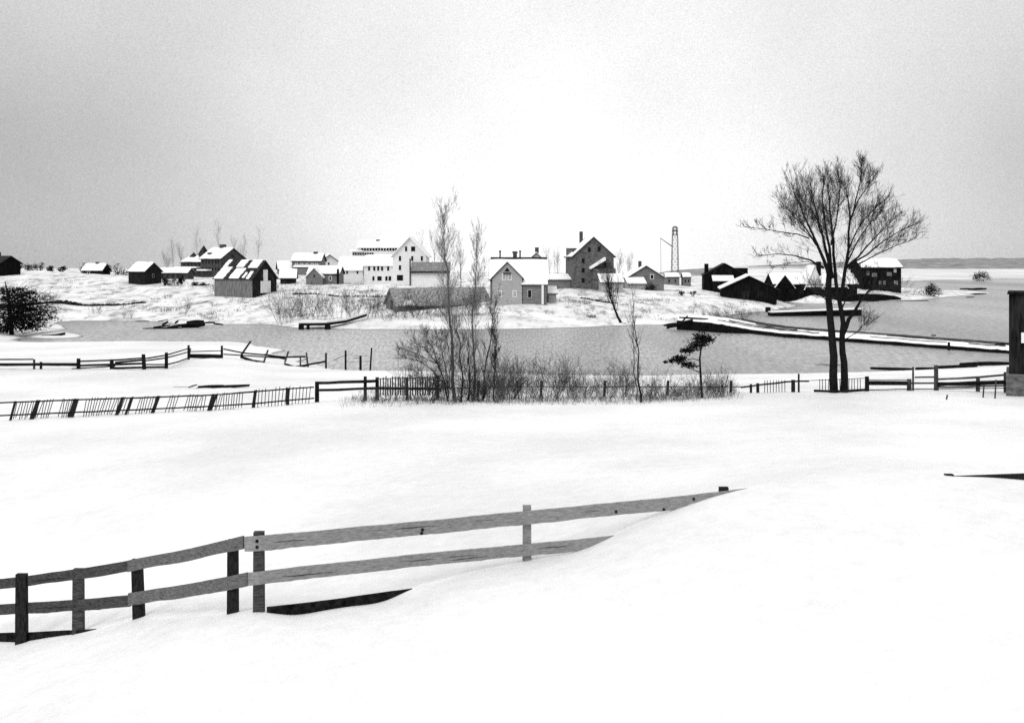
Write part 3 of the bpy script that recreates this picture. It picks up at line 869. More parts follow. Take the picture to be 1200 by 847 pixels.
h = House('boathouse', 'square dark two-storey boathouse on the point right of the bare tree', 'boathouse', 1026, 339, 305, 47, 8, 26, 9, 'x', 'black', rz=.10, over=.5)
for u, v, w_, p_ in ((-17, 19, 4, 'mid'), (-9, 17, 6, 'mid'), (9, 18, 6, 'mid'), (16, 22, 3.4, 'pale'), (-2, 8, 3, 'mid'), (3, 8, 3, 'mid'), (17, 8, 4.5, 'pale'), (-15, 8, 3, 'barn_dark')):
    h.window('F', u, v, w_, 4.4, 'black', p_)

# dark building at the right edge
rb = P(1200, 464, 56); s = 56 / F
eb = thing('shed', 'dark plank shed on a grey stone base at the right edge of the photo', 'shed', rb, -.44)
m_ = MB(); m_.box(-16 * s, 70 * s, -.5, 3.2, 27 * s, 119 * s); m_.build('wall', M['barn_dark'], eb)
m_ = MB(); m_.box(-19 * s, 73 * s, -.65, 3.4, -.6, 26.6 * s); m_.build('foundation', M['stone'], eb)
m_ = MB(); m_.hexa([(-18 * s, -.7, 119.3 * s), (73 * s, -.7, 119.3 * s), (73 * s, 3.5, 119.3 * s), (-18 * s, 3.5, 119.3 * s)], [(-17 * s, -.6, 121.5 * s), (72 * s, -.6, 121.5 * s), (72 * s, 3.4, 121.5 * s), (-17 * s, 3.4, 121.5 * s)]); m_.build('roof', M['black'], eb)
m_ = MB(); m_.box(-3 * s, 14 * s, -.62, -.52, 63 * s, 75 * s); m_.build('sign_board', M['white'], eb)
m_ = MB(); m_.box(-4 * s, 14 * s, -.55, -.46, 28 * s, 60 * s); m_.build('plank_door', M['barn_dark'], eb)

# ------------------------------------------------------------------ front board fence
fb = G(303, 18)
ff = thing('board_fence', 'grey board fence sinking into the deep snow in front', 'fence', fb)
ff_m = []


def part(mb, name, m, root, smooth=False):
    o = Vector(root.location)
    mb.v = [tuple(Vector(p) - o) for p in mb.v]
    return mb.build(name, M[m] if isinstance(m, str) else m, root, smooth)


def front_d(px):
    xs = [-60, 0, 25, 92, 160, 272, 303, 500, 617, 870, 900]
    ds = [23.0, 22.3, 22.0, 21.0, 20.2, 18.2, 18.0, 19.2, 20.0, 20.6, 20.7]
    return float(np.interp(px, xs, ds))


def board(pts, h, root, m='fence', th=.045, off=-.10, name='rail', seg=6):
    """board whose upper edge runs through the photo points (px, py); off = metres nearer than the fence line"""
    mb = MB()
    xs = [p[0] for p in pts]
    ys = [p[1] for p in pts]
    n = max(2, int((xs[-1] - xs[0]) / seg))
    P3 = []
    for i in range(n + 1):
        px = xs[0] + (xs[-1] - xs[0]) * i / n
        d = front_d(px) + off
        p = P(px, float(np.interp(px, xs, ys)), d)
        p.z += .008 * noise.noise(Vector((px * .02, h * 9 + ys[0], 1))) + .004 * noise.noise(Vector((px * .11, h * 9 + ys[0], 1))); p.y += .02 * noise.noise(Vector((px * .03, ys[0], 6)))
        P3.append((p, h * (1 + .08 * noise.noise(Vector((px * .03, 4.0 + ys[0], 2))) + .04 * noise.noise(Vector((px * .15, 4.0 + ys[0], 2))))))
    top_f, top_b, bot_f, bot_b = [], [], [], []
    for i, (p, hh) in enumerate(P3):
        q = P3[min(i + 1, n)][0] - P3[max(i - 1, 0)][0]; q.z = 0; q.normalize()
        sd = Vector((-q.y, q.x, 0)) * (th / 2)
        dn = Vector((0, 0, hh))
        top_f.append(p - sd); top_b.append(p + sd); bot_f.append(p - sd - dn); bot_b.append(p + sd - dn)
    k = n + 1
    vs = top_f + top_b + bot_f + bot_b
    fs = []
    for i in range(n):
        fs += [(i, i + 1, k + i + 1, k + i), (2 * k + i, 3 * k + i, 3 * k + i + 1, 2 * k + i + 1), (2 * k + i, 2 * k + i + 1, i + 1, i), (k + i, k + i + 1, 3 * k + i + 1, 3 * k + i)]
    fs += [(0, k, 3 * k, 2 * k), (k - 1, 3 * k - 1, 4 * k - 1, 2 * k - 1)]
    mb.add(vs, fs)
    return part(mb, name, m, root)


def front_post(px, ytop, ybase, w_px, root, off=.0, m='fence_dark', lean=0):
    d = front_d(px) + off
    mb = MB()
    a, b = P(px + lean, ybase, d), P(px, ytop, d)
    mb.post(a, b, w_px * d / F, .12, .5)
    # chamfered crown
    return part(mb, 'post', m, root)


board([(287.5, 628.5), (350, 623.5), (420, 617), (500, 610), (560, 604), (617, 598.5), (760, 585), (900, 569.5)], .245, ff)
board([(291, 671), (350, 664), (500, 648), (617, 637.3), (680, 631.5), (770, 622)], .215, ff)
board([(313, 711), (380, 704), (430, 696.5), (520, 684)], .2, ff, 'rail_dark', off=-.06)  # bottom rail, much darker than the two above it
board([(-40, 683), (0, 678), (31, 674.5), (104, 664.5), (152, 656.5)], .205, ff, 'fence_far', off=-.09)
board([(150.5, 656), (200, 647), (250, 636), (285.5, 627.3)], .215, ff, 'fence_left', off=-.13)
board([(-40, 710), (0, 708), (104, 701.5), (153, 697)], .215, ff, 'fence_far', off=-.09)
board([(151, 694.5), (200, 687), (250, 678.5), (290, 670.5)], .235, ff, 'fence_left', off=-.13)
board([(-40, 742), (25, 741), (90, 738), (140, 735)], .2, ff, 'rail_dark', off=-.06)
for a in ((25.5, 672, 752, 12.5, -.22, 0), (92, 666, 738, 12, 0, 0), (160.5, 655, 727, 12.5, 0, 2.5), (273, 632, 718, 12, .02, 0), (303.5, 622.5, 715, 12, .02, 0), (617.5, 592, 657, 10.2, .02, 0), (848, 570.5, 590, 11, .02, 0)):
    front_post(a[0], a[1], a[2], a[3], ff, a[4], {617.5: 'fence', 92: 'fence_far', 303.5: 'fence_far'}.get(a[0], 'fence_dark'), a[5])
nl = MB()
for px, py in ((495, 620.8), (494, 625), (722, 599.5), (778, 597), (813, 584.5), (301, 634), (301, 641)):
    p = P(px, py, front_d(px) - .14)
    nl.tube([p, p + Vector((0, .03, 0))], [.028, .028], 8)
part(nl, 'knot', 'rail_dark', ff)
random.seed(19)
ck = MB()
for (xa, ya, xb, yb) in ((300, 637, 372, 631), (430, 622, 520, 615), (540, 612, 596, 607), (640, 604, 720, 597), (330, 676, 395, 669), (470, 658, 560, 650), (630, 642, 668, 639), (170, 661, 230, 652), (205, 695, 262, 688), (30, 682, 80, 676), (40, 713, 95, 710), (520, 657, 575, 651)):
    pts = []
    for k in range(9):
        t_ = k / 8; px = xa + (xb - xa) * t_
        p = P(px, ya + (yb - ya) * t_, front_d(px) - (.125 if px > 290 else .155)); p.z += random.uniform(-.006, .006)
        pts.append(p)
    ck.tube(pts, [.001, .003, .005, .006, .005, .006, .004, .003, .001], 4)
part(ck, 'crack', 'rail_dark', ff)
fr2 = thing('board_fence', 'end of a grey board fence just showing above the snow at the right edge', 'fence', G(1150, 21.7))


def rboard(pts, h, root, m, th=.045):
    mb = MB()
    for (a, b) in zip(pts[:-1], pts[1:]):
        mb.beam(P(*a), P(*b), h, th)
    return part(mb, 'rail', m, root)


rboard([(1060, 559.5, 21.35), (1105, 558.0, 21.45), (1200, 554.5, 21.9), (1300, 551, 22.4)], .24, fr2, 'fence_dark')
mb = MB(); mb.post(P(1112, 566, 21.55), P(1112, 555.3, 21.55), .17, .12, .5); part(mb, 'post', 'fence_dark', fr2)
mb = MB(); mb.post(P(1245, 590, 22.2), P(1245, 548, 22.2), .18, .12, .5); part(mb, 'post', 'fence_dark', fr2)

# ------------------------------------------------------------------ mid fences
DF = 57.0
pf = thing('paling_fence', 'leaning paling fence with gaps in its thin pales at the far left of the field', 'fence', G(200, DF))
tr = [(-60, 474.5), (0, 472), (104, 468), (250, 463), (300, 458.5), (368, 453.5)]
brl = [(-60, 489.5), (0, 487), (104, 482.5), (250, 476), (300, 472.5), (368, 466.5)]


def ip(t_, px):
    return float(np.interp(px, [a for a, _ in t_], [b for _, b in t_]))


def long_rail(t_, root, d, h, m, off=0, r=True):
    mb = MB()
    pts = []
    x0, x1 = t_[0][0], t_[-1][0]
    n = max(2, int((x1 - x0) / 12))
    for i in range(n + 1):
        px = x0 + (x1 - x0) * i / n
        dd = d(px) if callable(d) else d
        p = P(px, ip(t_, px), dd + off); p.z += .02 * noise.noise(Vector((px * .05, h * 31, 0)))
        pts.append(p)
    mb.tube(pts, [h / 2 * (1 + .2 * noise.noise(Vector((i * .4, x0, 3)))) for i in range(len(pts))], 5)
    return part(mb, 'rail', m, root)


long_rail(tr, pf, DF, .085, 'rail_dark', -.05); long_rail(brl, pf, DF, .085, 'rail_dark', -.05)
for px, lean, wd in ((15, 3, 2.2), (41, 4, 4.6), (86, 3.5, 6.2), (140, 4, 3.6), (151, 4.5, 2.4), (182, 4, 4.0), (247, 3, 3.4), (250, 4, 3.0), (298, 1.5, 3.4), (337, 0, 3.6)):
    mb = MB(); mb.post(P(px - lean, ip(brl, px) + 6.5, DF), P(px + lean, ip(tr, px) - 1.5, DF), wd * DF / F, .1, .3); part(mb, 'post', 'fence_dark', pf)
random.seed(3)
npk = 0
px = 18.0
gaps = [(26, 2), (60, 69), (88, 97), (154, 161), (184, 196), (207, 216), (240, 252), (286, 298)]
while px < 366 and npk < 98:
    if not any(a < px < b for a, b in gaps):
        ln = (2.6 if px < 260 else .8) * random.uniform(.6, 1.4)
        mb = MB()
        top = ip(tr, px) - random.uniform(-.5, 2.4 if px < 300 else 4.0)
        mb.post(P(px - ln, ip(brl, px) + random.uniform(2.5, 5), DF + .06), P(px + ln, top, DF + .06), .038, .03, .05)
        part(mb, 'pale', 'picket', pf); npk += 1
    px += random.choice([2.7, 3.0, 3.2, 3.4]) if px < 300 else 4.0
# plank fence continuing behind the brush
rf_ = thing('rail_fence', 'thick two-rail fence with a dark end post between paling fence and poplars', 'fence', G(440, 57.5))
long_rail([(371, 449), (440, 446.5)], rf_, 57.4, .17, 'rail_dark'); long_rail([(372, 457.5), (440, 455), (516, 455.5)], rf_, 57.4, .15, 'rail_dark')
long_rail([(440, 444), (516, 442)], rf_, 57.4, .06, 'rail_grey')
for px, y0, y1, wd in ((371.5, 447, 469, 4.6), (428, 441, 474, 3.6), (442, 442, 462, 4.0), (477, 443, 462, 3), (513, 440, 462, 3)):
    mb = MB(); mb.post(P(px, y1, 57.5), P(px, y0, 57.5), wd * DF / F, .12, .4); part(mb, 'post', 'rail_dark', rf_)
for i in range(24):
    px = 446 + i * 2.9 + random.uniform(-.5, .5)
    mb = MB(); mb.post(P(px, 461, 57.55), P(px + random.uniform(-.6, .6), 442 + random.uniform(-2, 2.5), 57.55), .065, .03, .1); part(mb, 'pale', 'rail_grey', rf_)
bf = thing('rail_fence', 'low dark rail fence running through the brush in the middle', 'fence', G(700, 60))
for t_ in ([(516, 455), (620, 453), (740, 453), (880, 453.5)],):
    long_rail(t_, bf, 60.5, .055, 'rail_grey')
for px in range(560, 880, 74):
    mb = MB(); mb.post(P(px, 464, 60.6), P(px + 1, 446, 60.6), .14, .12, .4); part(mb, 'post', 'fence_dark', bf)
# right: sagging rail with a few pales, then three-rail fence
sf = thing('rail_fence', 'sagging rail fence with thin pales left of the twin-trunk tree', 'fence', G(940, 58))
long_rail([(868, 454), (895, 450.5), (925, 447), (948, 446.5)], sf, 58.6, .10, 'rail_dark')
long_rail([(948, 446), (1014, 443)], sf, 58.6, .035, 'rail_grey')
long_rail([(954, 458.0), (985, 458.6), (1016, 456.6)], sf, 57.0, .15, 'rail_dark')
for px, y0, y1, wd in ((880, 450, 462, 2.4), (888, 449, 463, 3.2), (929.5, 445, 460.5, 4.2), (936, 438, 460, 1.8)):
    mb = MB(); mb.post(P(px, y1, 58.6), P(px, y0, 58.6), wd * 58.6 / F, .1, .4); part(mb, 'post', 'fence_dark', sf)
for i in range(34):
    px = 896 + i * 3.4
    if 922 < px < 960:
        continue
    mb = MB(); mb.post(P(px, 459, 58.65), P(px + random.uniform(-.5, .5), 445.5 - (px - 896) * .02, 58.65), .035, .03, .1); part(mb, 'pale', 'picket', sf)
tf = thing('rail_fence', 'dark three-rail fence between the twin-trunk tree and the edge shed', 'fence', G(1090, 58))
long_rail([(1015, 449), (1063, 449.2)], tf, 58.5, .25, 'rail_dark'); long_rail([(1063, 449), (1098, 449)], tf, 58.5, .11, 'rail_grey'); long_rail([(1098, 450.2), (1150, 449), (1184, 448)], tf, 58.5, .25, 'rail_dark')
long_rail([(1016, 456.8), (1100, 455.6), (1186, 454.6)], tf, 58.5, .06, 'rail_dark')
long_rail([(1098, 453.6), (1140, 453), (1184, 451.6)], tf, 58.5, .10, 'rail_grey'); long_rail([(1016, 445), (1064, 445.4)], tf, 58.5, .05, 'rail_grey')
long_rail([(1072, 442), (1098, 441.8)], tf, 58.5, .09, 'rail_dark'); long_rail([(1098, 444.5), (1140, 442.5), (1184, 438.5)], tf, 58.5, .12, 'rail_grey')
for px, y0, y1, wd in ((1016, 441, 456, 4.4), (1065.5, 444, 459, 4.8), (1070, 430, 470, 1.6), (1097, 428, 457, 4.4), (1099, 450, 466, 1.6), (1146, 443, 456, 4), (1178, 436, 458, 3)):
    mb = MB(); mb.post(P(px, y1, 58.5), P(px, y0, 58.5), wd * 58.5 / F, .1, .3); part(mb, 'post', 'rail_grey' if wd < 2 or px > 1060 else 'rail_dark', tf)
for (px, y0, y1, d, lab) in ((1152, 466, 481, 54, 'thin grey stake in the snow, first left of the edge shed'), (1166, 462, 484, 53.5, 'taller thin grey stake leaning close to the edge shed'), (1109, 470, 476, 52, 'short thin stake alone in the snow right of the three-rail fence')):
    mb = MB(); g = G(px, d); o = thing('stake', lab, 'stake', g)
    mb.post(g, g + Vector((.05, 0, (y1 - y0) * d / F)), .06, .05, .2); part(mb, 'shaft', 'rail_grey', o)

# split-rail fence along the snowy point
zf = thing('split_rail_fence', 'rambling split-rail fence along the snowy point at the left shore', 'fence', G(200, 95))


def zd(px):
    return float(np.interp(px, [-50, 0, 168, 200, 222, 262, 340, 385, 440], [90, 90, 91, 94, 105, 105, 104, 104, 104]))


for t_, w_ in (([(-40, 421.5), (0, 421.3), (39, 421)], .13), ([(-40, 427.5), (60, 427), (92, 427)], .26), ([(-40, 433.8), (18, 433.4)], .12), ([(40, 426.5), (92, 428)], .2), ([(92, 423.5), (135, 422), (168, 419.5)], .15), ([(92, 428.5), (168, 426)], .2), ([(84, 432), (135, 429)], .12),
               ([(130, 431.5), (170, 430.5), (195, 430)], .2), ([(168, 420.5), (195, 416), (221, 408.3)], .13), ([(168, 423), (196, 419), (220, 412.5)], .13), ([(170, 427), (200, 427), (222, 419)], .13), ([(135, 425), (170, 421.5)], .18),
               ([(222, 412), (260, 411)], .10), ([(222, 416.5), (260, 417)], .30), ([(222, 418.5), (260, 419)], .2), ([(262, 409), (284, 413.5), (312, 416), (335, 421)], .15), ([(262, 415), (300, 417.5), (335, 420)], .13), ([(282, 418), (296, 423), (310, 425)], .28),
               ([(310, 415.5), (330, 418.5), (358, 418)], .18), ([(333, 426), (345, 430), (360, 427.5), (382, 423.5)], .2), ([(345, 431), (362, 428)], .18)):
    long_rail(t_, zf, zd, w_, 'rail_dark')
for px, y0, y1, ln, wd in ((40, 421, 434, 0, 2), (48, 424, 434, 0, 2.4), (92, 420, 432, 0, 4), (131, 421, 429, 0, 4), (168, 415, 433, 1, 4), (195, 413, 430, 0, 3.4), (221, 404.5, 421, 0, 2.4), (223, 408, 420, -2, 2),
                           (260, 405, 420, 0, 2.4), (294, 399.5, 414, -10, 2.4), (314, 410, 425, -5, 2), (338, 411.5, 421, -3, 2), (352, 418, 433, 0, 1.6), (359, 413, 432, 2, 1.8)):
    d = zd(px); mb = MB(); mb.post(P(px + ln, y1, d), P(px, y0, d), wd * d / F, .14, .3); part(mb, 'post', 'rail_dark' if wd > 2.2 else 'rail_grey', zf)
wf = thing('wire_fence', 'three lone posts with sagging wire running down into the pond', 'fence', G(405, 104))
for px, y0, y1, ln, wd in ((382, 413.5, 433, 0, 2), (405, 410.5, 432.5, 0, 2.2), (435.5, 407.5, 431, -1.5, 1.8), (422.5, 417, 425, 0, 2.6)):
    mb = MB(); mb.post(P(px + ln, y1, 105), P(px, y0, 105), wd * 105 / F, .12, .5 if px != 422.5 else .8); part(mb, 'post', 'rail_dark', wf)
for t_, w_ in (([(391, 422), (398, 419), (404, 416.5)], .06), ([(405, 416), (420, 417), (434, 416.5)], .035), ([(405, 424), (434, 424)], .03), ([(414, 419), (423, 420)], .05)):
    long_rail(t_, wf, 105, w_, 'rail_grey')

# ------------------------------------------------------------------ causeway, wharf, jetty, logs, boat
cw = thing('causeway', 'long snow-covered timber causeway curving across the pond', 'causeway', P(1000, 400, 142))
ft = [(793, 375.5, 386), (830, 378, 389), (850, 381, 390.5), (880, 386.5, 391), (920, 391, 395.5), (960, 394, 398), (1000, 397, 401.2), (1060, 401.5, 405.5), (1120, 406, 410), (1166, 409.5, 413.5), (1186, 411, 414.5)]
bkp = [(800, 370.5), (832, 369.5), (860, 373), (890, 379.3), (925, 384.6), (960, 387.8), (1000, 390.8), (1060, 395.2), (1120, 399.8), (1166, 403.4), (1186, 404.9)]
F0, F1, B0, B1 = [], [], [], []
for (px, yt, yb), (bx, by) in zip(ft, bkp):
    d = shore_d(yb)
    a = P(px, yt, d); F1.append(a); F0.append(Vector((a.x, a.y, -1.0)))
    zt = a.z
    db = (H - zt - .15) * F / (by - HY); db = min(db, d + 22)
    b = P(bx, by, db); b.z = zt + .15; B1.append(b); B0.append(Vector((b.x, b.y, -1.0)))
mb = MB(); n = len(F1)
mb.add(F0 + F1, [(i, i + 1, n + i + 1, n + i) for i in range(n - 1)]); mb.add(B0 + B1, [(i + 1, i, n + i, n + i + 1) for i in range(n - 1)])
mb.add([F0[0], F1[0], B1[0], B0[0]], [(0, 1, 2, 3)]); mb.add([F0[-1], F1[-1], B1[-1], B0[-1]], [(3, 2, 1, 0)])
mb.add([p - Vector((0, 0, .04)) for p in F1 + B1], [(i, i + 1, n + i + 1, n + i) for i in range(n - 1)])
part(mb, 'timber_crib', 'log', cw)
mb = MB()
def dense(l_, k=6):
    o_ = []
    for a, b in zip(l_[:-1], l_[1:]):
        o_ += [a.lerp(b, i / k) for i in range(k)]
    return o_ + [l_[-1]]


F1, B1 = dense(F1), dense(B1); n = len(F1)
for i in range(n):
    F1[i] = F1[i] + Vector((0, .5 * abs(noise.noise(Vector((i * .7, 3, 1)))), .10 * noise.noise(Vector((i * .5, 8, 1)))))
mid_ = [(a + b) / 2 + Vector((0, 0, .26 + .16 * noise.noise(Vector((i * .4, 1, 6))))) for i, (a, b) in enumerate(zip(F1, B1))]
T0 = [a + Vector((0, .15, .02)) for a in F1]; T1 = [a + Vector((0, -.1, .02)) for a in B1]
mb.add(T0 + mid_ + T1, [(i, i + 1, n + i + 1, n + i) for i in range(n - 1)] + [(n + i, n + i + 1, 2 * n + i + 1, 2 * n + i) for i in range(n - 1)])
part(mb, 'snow_cover', 'roof_snow', cw, True)
mb = MB()
for k_, i0, i1, r_ in ((.22, 9, 30, .08), (.22, 38, 47, .06), (.40, 12, 26, .09), (.62, 18, 34, .10), (.62, 40, 60, .08), (.88, 14, 60, .11), (.75, 6, 20, .08), (.3, 50, 58, .07)):
    pts = [a.lerp(b, k_) + Vector((0, 0, .30 + .05 * noise.noise(Vector((i * .6, k_ * 20, 0))))) for i, (a, b) in enumerate(zip(F1, B1))][i0:i1 + 1]
    mb.tube(pts, [r_ * (1 + .5 * noise.noise(Vector((i * .8, k_ * 9, 4)))) for i in range(len(pts))], 5)
part(mb, 'kerb_log', 'rail_grey', cw)
mb = MB()
for px in (1112, 1174):
    d = 128; mb.post(P(px, 418, d), P(px, 401, d), .42 if px > 1150 else .2, .3, .5)
part(mb, 'mooring_post', 'rail_dark', cw)
mb = MB(); d = 127
for y_ in (402.5, 412):
    mb.beam(P(1166, y_, d), P(1186, y_ + .3, d), .22, .15)
part(mb, 'gate_bar', 'rail_dark', cw)

wh = thing('wharf', 'long low black wharf in the cove behind the causeway', 'wharf', P(935, 371, 203))
mb = MB()
for (xa, ya), (xb, yb) in (((904, 366.8), (972, 364.2)), ((972, 364.2), (1010, 363))):
    da, db = 203, 205
    a, b = P(xa, ya, da), P(xb, yb, db)
    mb.hexa([Vector((a.x, a.y, -.4)), Vector((b.x, b.y, -.4)), Vector((b.x, b.y + 3, -.4)), Vector((a.x, a.y + 3, -.4))], [a, b, b + Vector((0, 3, 0)), a + Vector((0, 3, 0))])
part(mb, 'timber_face', 'log', wh)
mb = MB(); a, b = P(904, 366.6, 203), P(1010, 362.8, 205)
mb.hexa([a + Vector((0, .2, .02)), b + Vector((0, .2, .02)), b + Vector((0, 2.9, .02)), a + Vector((0, 2.9, .02))], [a + Vector((0, .2, .2)), b + Vector((0, .2, .2)), b + Vector((0, 2.9, .2)), a + Vector((0, 2.9, .2))])
part(mb, 'snow_cover', 'roof_snow', wh)
mb = MB(); mb.post(P(900, 364, 206), P(900, 360, 206), .9, .6, .3); part(mb, 'mooring_post', 'log', wh)

jt = thing('jetty', 'small sloping jetty with snowy deck on dark piles at the far shore', 'jetty', P(385, 386, 166))
mb = MB(); pts = [P(350, 379.0, 166), P(383, 378.5, 166), P(405, 375.5, 170), P(428, 368.5, 178)]
for a, b in zip(pts[:-1], pts[1:]):
    mb.hexa([a - Vector((0, 0, .38)), b - Vector((0, 0, .38)), b + Vector((0, 2.2, -.38)), a + Vector((0, 2.2, -.38))], [a, b, b + Vector((0, 2.2, 0)), a + Vector((0, 2.2, 0))])
part(mb, 'deck', 'log', jt)
mb = MB()
for a, b in zip(pts[:-1], pts[1:]):
    u = Vector((0, .1, .02)); t_ = Vector((0, .1, .28))
    mb.hexa([a + u, b + u, b + u + Vector((0, 2, 0)), a + u + Vector((0, 2, 0))], [a + t_, b + t_, b + t_ + Vector((0, 2, 0)), a + t_ + Vector((0, 2, 0))])
part(mb, 'snow_cover', 'roof_snow', jt)
for px, wd in ((353, 5.5), (361, 3), (384, 6)):
    mb = MB(); mb.post(P(px, 386.5, 165.5), P(px, 380.3, 165.5), wd * 172 / F, .6, .6); part(mb, 'pile', 'log', jt)


def log_heap(label, name, items, d0, cat, seed=1, m='log'):
    """items: (px0,py0,px1,py1,r_px,d)"""
    random.seed(seed)
    g = P((items[0][0] + items[0][2]) / 2, items[0][1], items[0][5])
    o = thing(name, label, cat, g)
    for a in items:
        d = a[5]; r = a[4] * d / F
        mb = MB(); p, q = P(a[0], a[1], d), P(a[2], a[3], d + random.uniform(-.5, .5))
        mid = p.lerp(q, .5) + Vector((0, 0, random.uniform(-.3, .3) * r))
        mb.tube([p, p.lerp(mid, .6), mid, q.lerp(mid, .5), q], [r * .8, r, r * 1.05, r * .95, r * .65], 7)
        part(mb, 'log', m, o)
    return o


log_heap('driftwood logs with patches of snow stranded off the far left shore', 'log_pile', [(167, 385.2, 214, 384.2, .9, 167), (180, 383.5, 199, 381.0, 1.0, 169), (196, 384.0, 226, 379.5, 1.6, 169), (213, 382, 240, 380, 3.2, 170), (219, 378.5, 239, 377, 2.6, 172), (190, 381, 197, 376.5, 1.3, 171), (205, 378.5, 209, 376, 1.2, 173), (238, 378.5, 252, 378, 1.1, 173), (250, 379, 262, 380.5, 1.0, 171), (158, 376.4, 175, 376, .5, 186), (185, 376.5, 197, 374.5, .6, 184)], 0, 'logs', 2)
log_heap('dark heap of timber lying on the snow behind the paling fence', 'timber_pile', [(230, 455.5, 292, 451.8, 1.6, 74), (232, 453.2, 262, 451.6, 1.3, 74.5), (262, 452.0, 293, 450.8, 1.0, 74.5), (221, 453.8, 231, 450.6, .8, 74), (203, 453, 222, 453.2, .25, 74), (222, 456, 238, 456, .8, 73.5)], 0, 'timber', 3)
log_heap('long dark logs along the near shore right of the twin-trunk tree', 'log_pile', [(1020, 431.4, 1069, 432.4, 1.8, 103), (1073, 432.2, 1098, 432.2, 2.3, 103), (1098, 430.6, 1145, 429.2, 2.4, 104), (1125, 427, 1186, 425.8, 2.4, 106), (955, 427, 985, 427.3, .4, 110), (1098, 437, 1140, 434.5, .5, 100)], 0, 'logs', 4)
log_heap('dark driftwood along the tip of the snowy spit', 'driftwood', [(1120, 345.5, 1156, 344, .9, 325), (1135, 339.5, 1156, 338.4, 1.3, 372), (1125, 338.5, 1145, 339, .9, 372), (1050, 353, 1088, 352.5, 1.0, 277), (1010, 354.2, 1030, 353.5, 1.2, 272), (1132, 348.3, 1142, 348, .5, 300)], 0, 'driftwood', 5)
log_heap('dark timbers on the snow above the causeway end', 'timber_pile', [(826, 358.8, 850, 357, .9, 222), (845, 362.5, 922, 361.2, .45, 232), (790, 369, 806, 368, .9, 198), (776, 382, 795, 379, 1.6, 176)], 0, 'timber', 6)
log_heap('small dark log floating on the pond beyond the causeway', 'floating_log', [(1091, 393, 1097, 392.8, .8, 152)], 0, 'log', 7)

# rowboat on the left shore
bp_ = P(62, 395.5, 149)
bo = thing('rowboat', 'small dark rowboat filled with snow, drawn up by the left evergreen', 'boat', bp_)
s = 149 / F
mb = MB(); rings = []
for i in range(9):
    t_ = i / 8; x = (-13 + 26 * t_) * s
    wd = .62 * math.sin(math.pi * min(1, .25 + .75 * (1 - t_) ** .8)) + .05
    sh = .35 + .35 * (t_ ** 2)
    rings.append([(x, -wd, sh), (x, -wd * .7, .0), (x, wd * .7, .0), (x, wd, sh)])
v = [q for r in rings for q in r]
f_ = []
for i in range(8):
    for j in range(3):
        f_.append((i * 4 + j, i * 4 + j + 1, i * 4 + 5 + j, i * 4 + 4 + j))
f_.append((3, 2, 1, 0)); f_.append((32, 33, 34, 35))
mb.add(v, f_); mb.build('hull', M['log'], bo)
mb = MB(); tops = [((r[0][0]), r[0][1] * .9, r[0][2] - .04) for r in rings] + [((r[0][0]), -r[0][1] * .9, r[0][2] - .04) for r in rings]
mb.add(tops, [(i, i + 1, 10 + i, 9 + i) for i in range(8)]); mb.build('snow_cover', M['roof_snow'], bo)

# field wall on the left hill
fw = thing('stone_wall', 'low dark stone wall winding across the left hillside', 'wall', G(90, 215))
mb = MB(); random.seed(12)
pts = [(-60, 335, 188), (0, 337.5, 192), (25, 339.5, 196), (50, 342.5, 200), (75, 345.5, 204), (95, 347.5, 206), (120, 347.8, 210), (150, 347.4, 214), (172, 347.0, 218)]
for (a, b) in zip(pts[:-1], pts[1:]):
    for k in range(12):
        t_ = k / 12; px = a[0] + (b[0] - a[0]) * t_; d = a[2] + (b[2] - a[2]) * t_
        g = G(px, d); r = random.uniform(.28, .5) * (1.3 if px < 95 else .85)
        mb.tube([g + Vector((0, 0, -.25)), g + Vector((random.uniform(-.1, .1), 0, r * .5)), g + Vector((0, 0, r))], [r * 1.15, r, r * .45], 6)
part(mb, 'stone_course', 'fieldstone', fw)

def low_wall(label, pts, seed, hmul):
    o = thing('stone_wall', label, 'wall', G(pts[0][0], pts[0][1]))
    mb = MB(); random.seed(seed)
    for (a, b) in zip(pts[:-1], pts[1:]):
        for k in range(9):
            t_ = k / 9
            g = G(a[0] + (b[0] - a[0]) * t_, a[1] + (b[1] - a[1]) * t_); r = random.uniform(.18, .42) * hmul
            mb.tube([g + Vector((0, 0, -.25)), g + Vector((random.uniform(-.1, .1), 0, r * .5)), g + Vector((0, 0, r))], [r * 1.5, r * 1.2, r * .5], 6)
    return part(mb, 'stone_course', 'fieldstone', o)


low_wall('low broken dark stone wall below the white hotel', [(343, 222), (370, 223), (400, 220), (430, 222), (462, 222), (480, 218)], 14, .8)
low_wall('thin dark stone wall on the snow in front of the stone house', [(682, 212), (700, 209), (716, 205), (724, 204)], 15, .7)
rw_ = thing('retaining_wall', 'black timber retaining wall along the point under the square boathouse', 'wall', P(1020, 349, 290))
mb = MB()
wp = [(985, 345.5, 352.5, 279), (1005, 344.5, 353, 278), (1030, 344.8, 353, 278), (1048, 346.5, 353, 279), (1056, 349, 353, 280)]
fr_ = [P(a, b, d) for a, b, c, d in wp]; lo_ = [Vector((p.x, p.y, -.4)) for p in fr_]
bk_ = [p + Vector((0, 3, 0)) for p in fr_]; lb_ = [p + Vector((0, 3, 0)) for p in lo_]
for i in range(len(wp) - 1):
    mb.hexa([lo_[i], lo_[i + 1], lb_[i + 1], lb_[i]], [fr_[i], fr_[i + 1], bk_[i + 1], bk_[i]])
part(mb, 'timber_face', 'log', rw_)
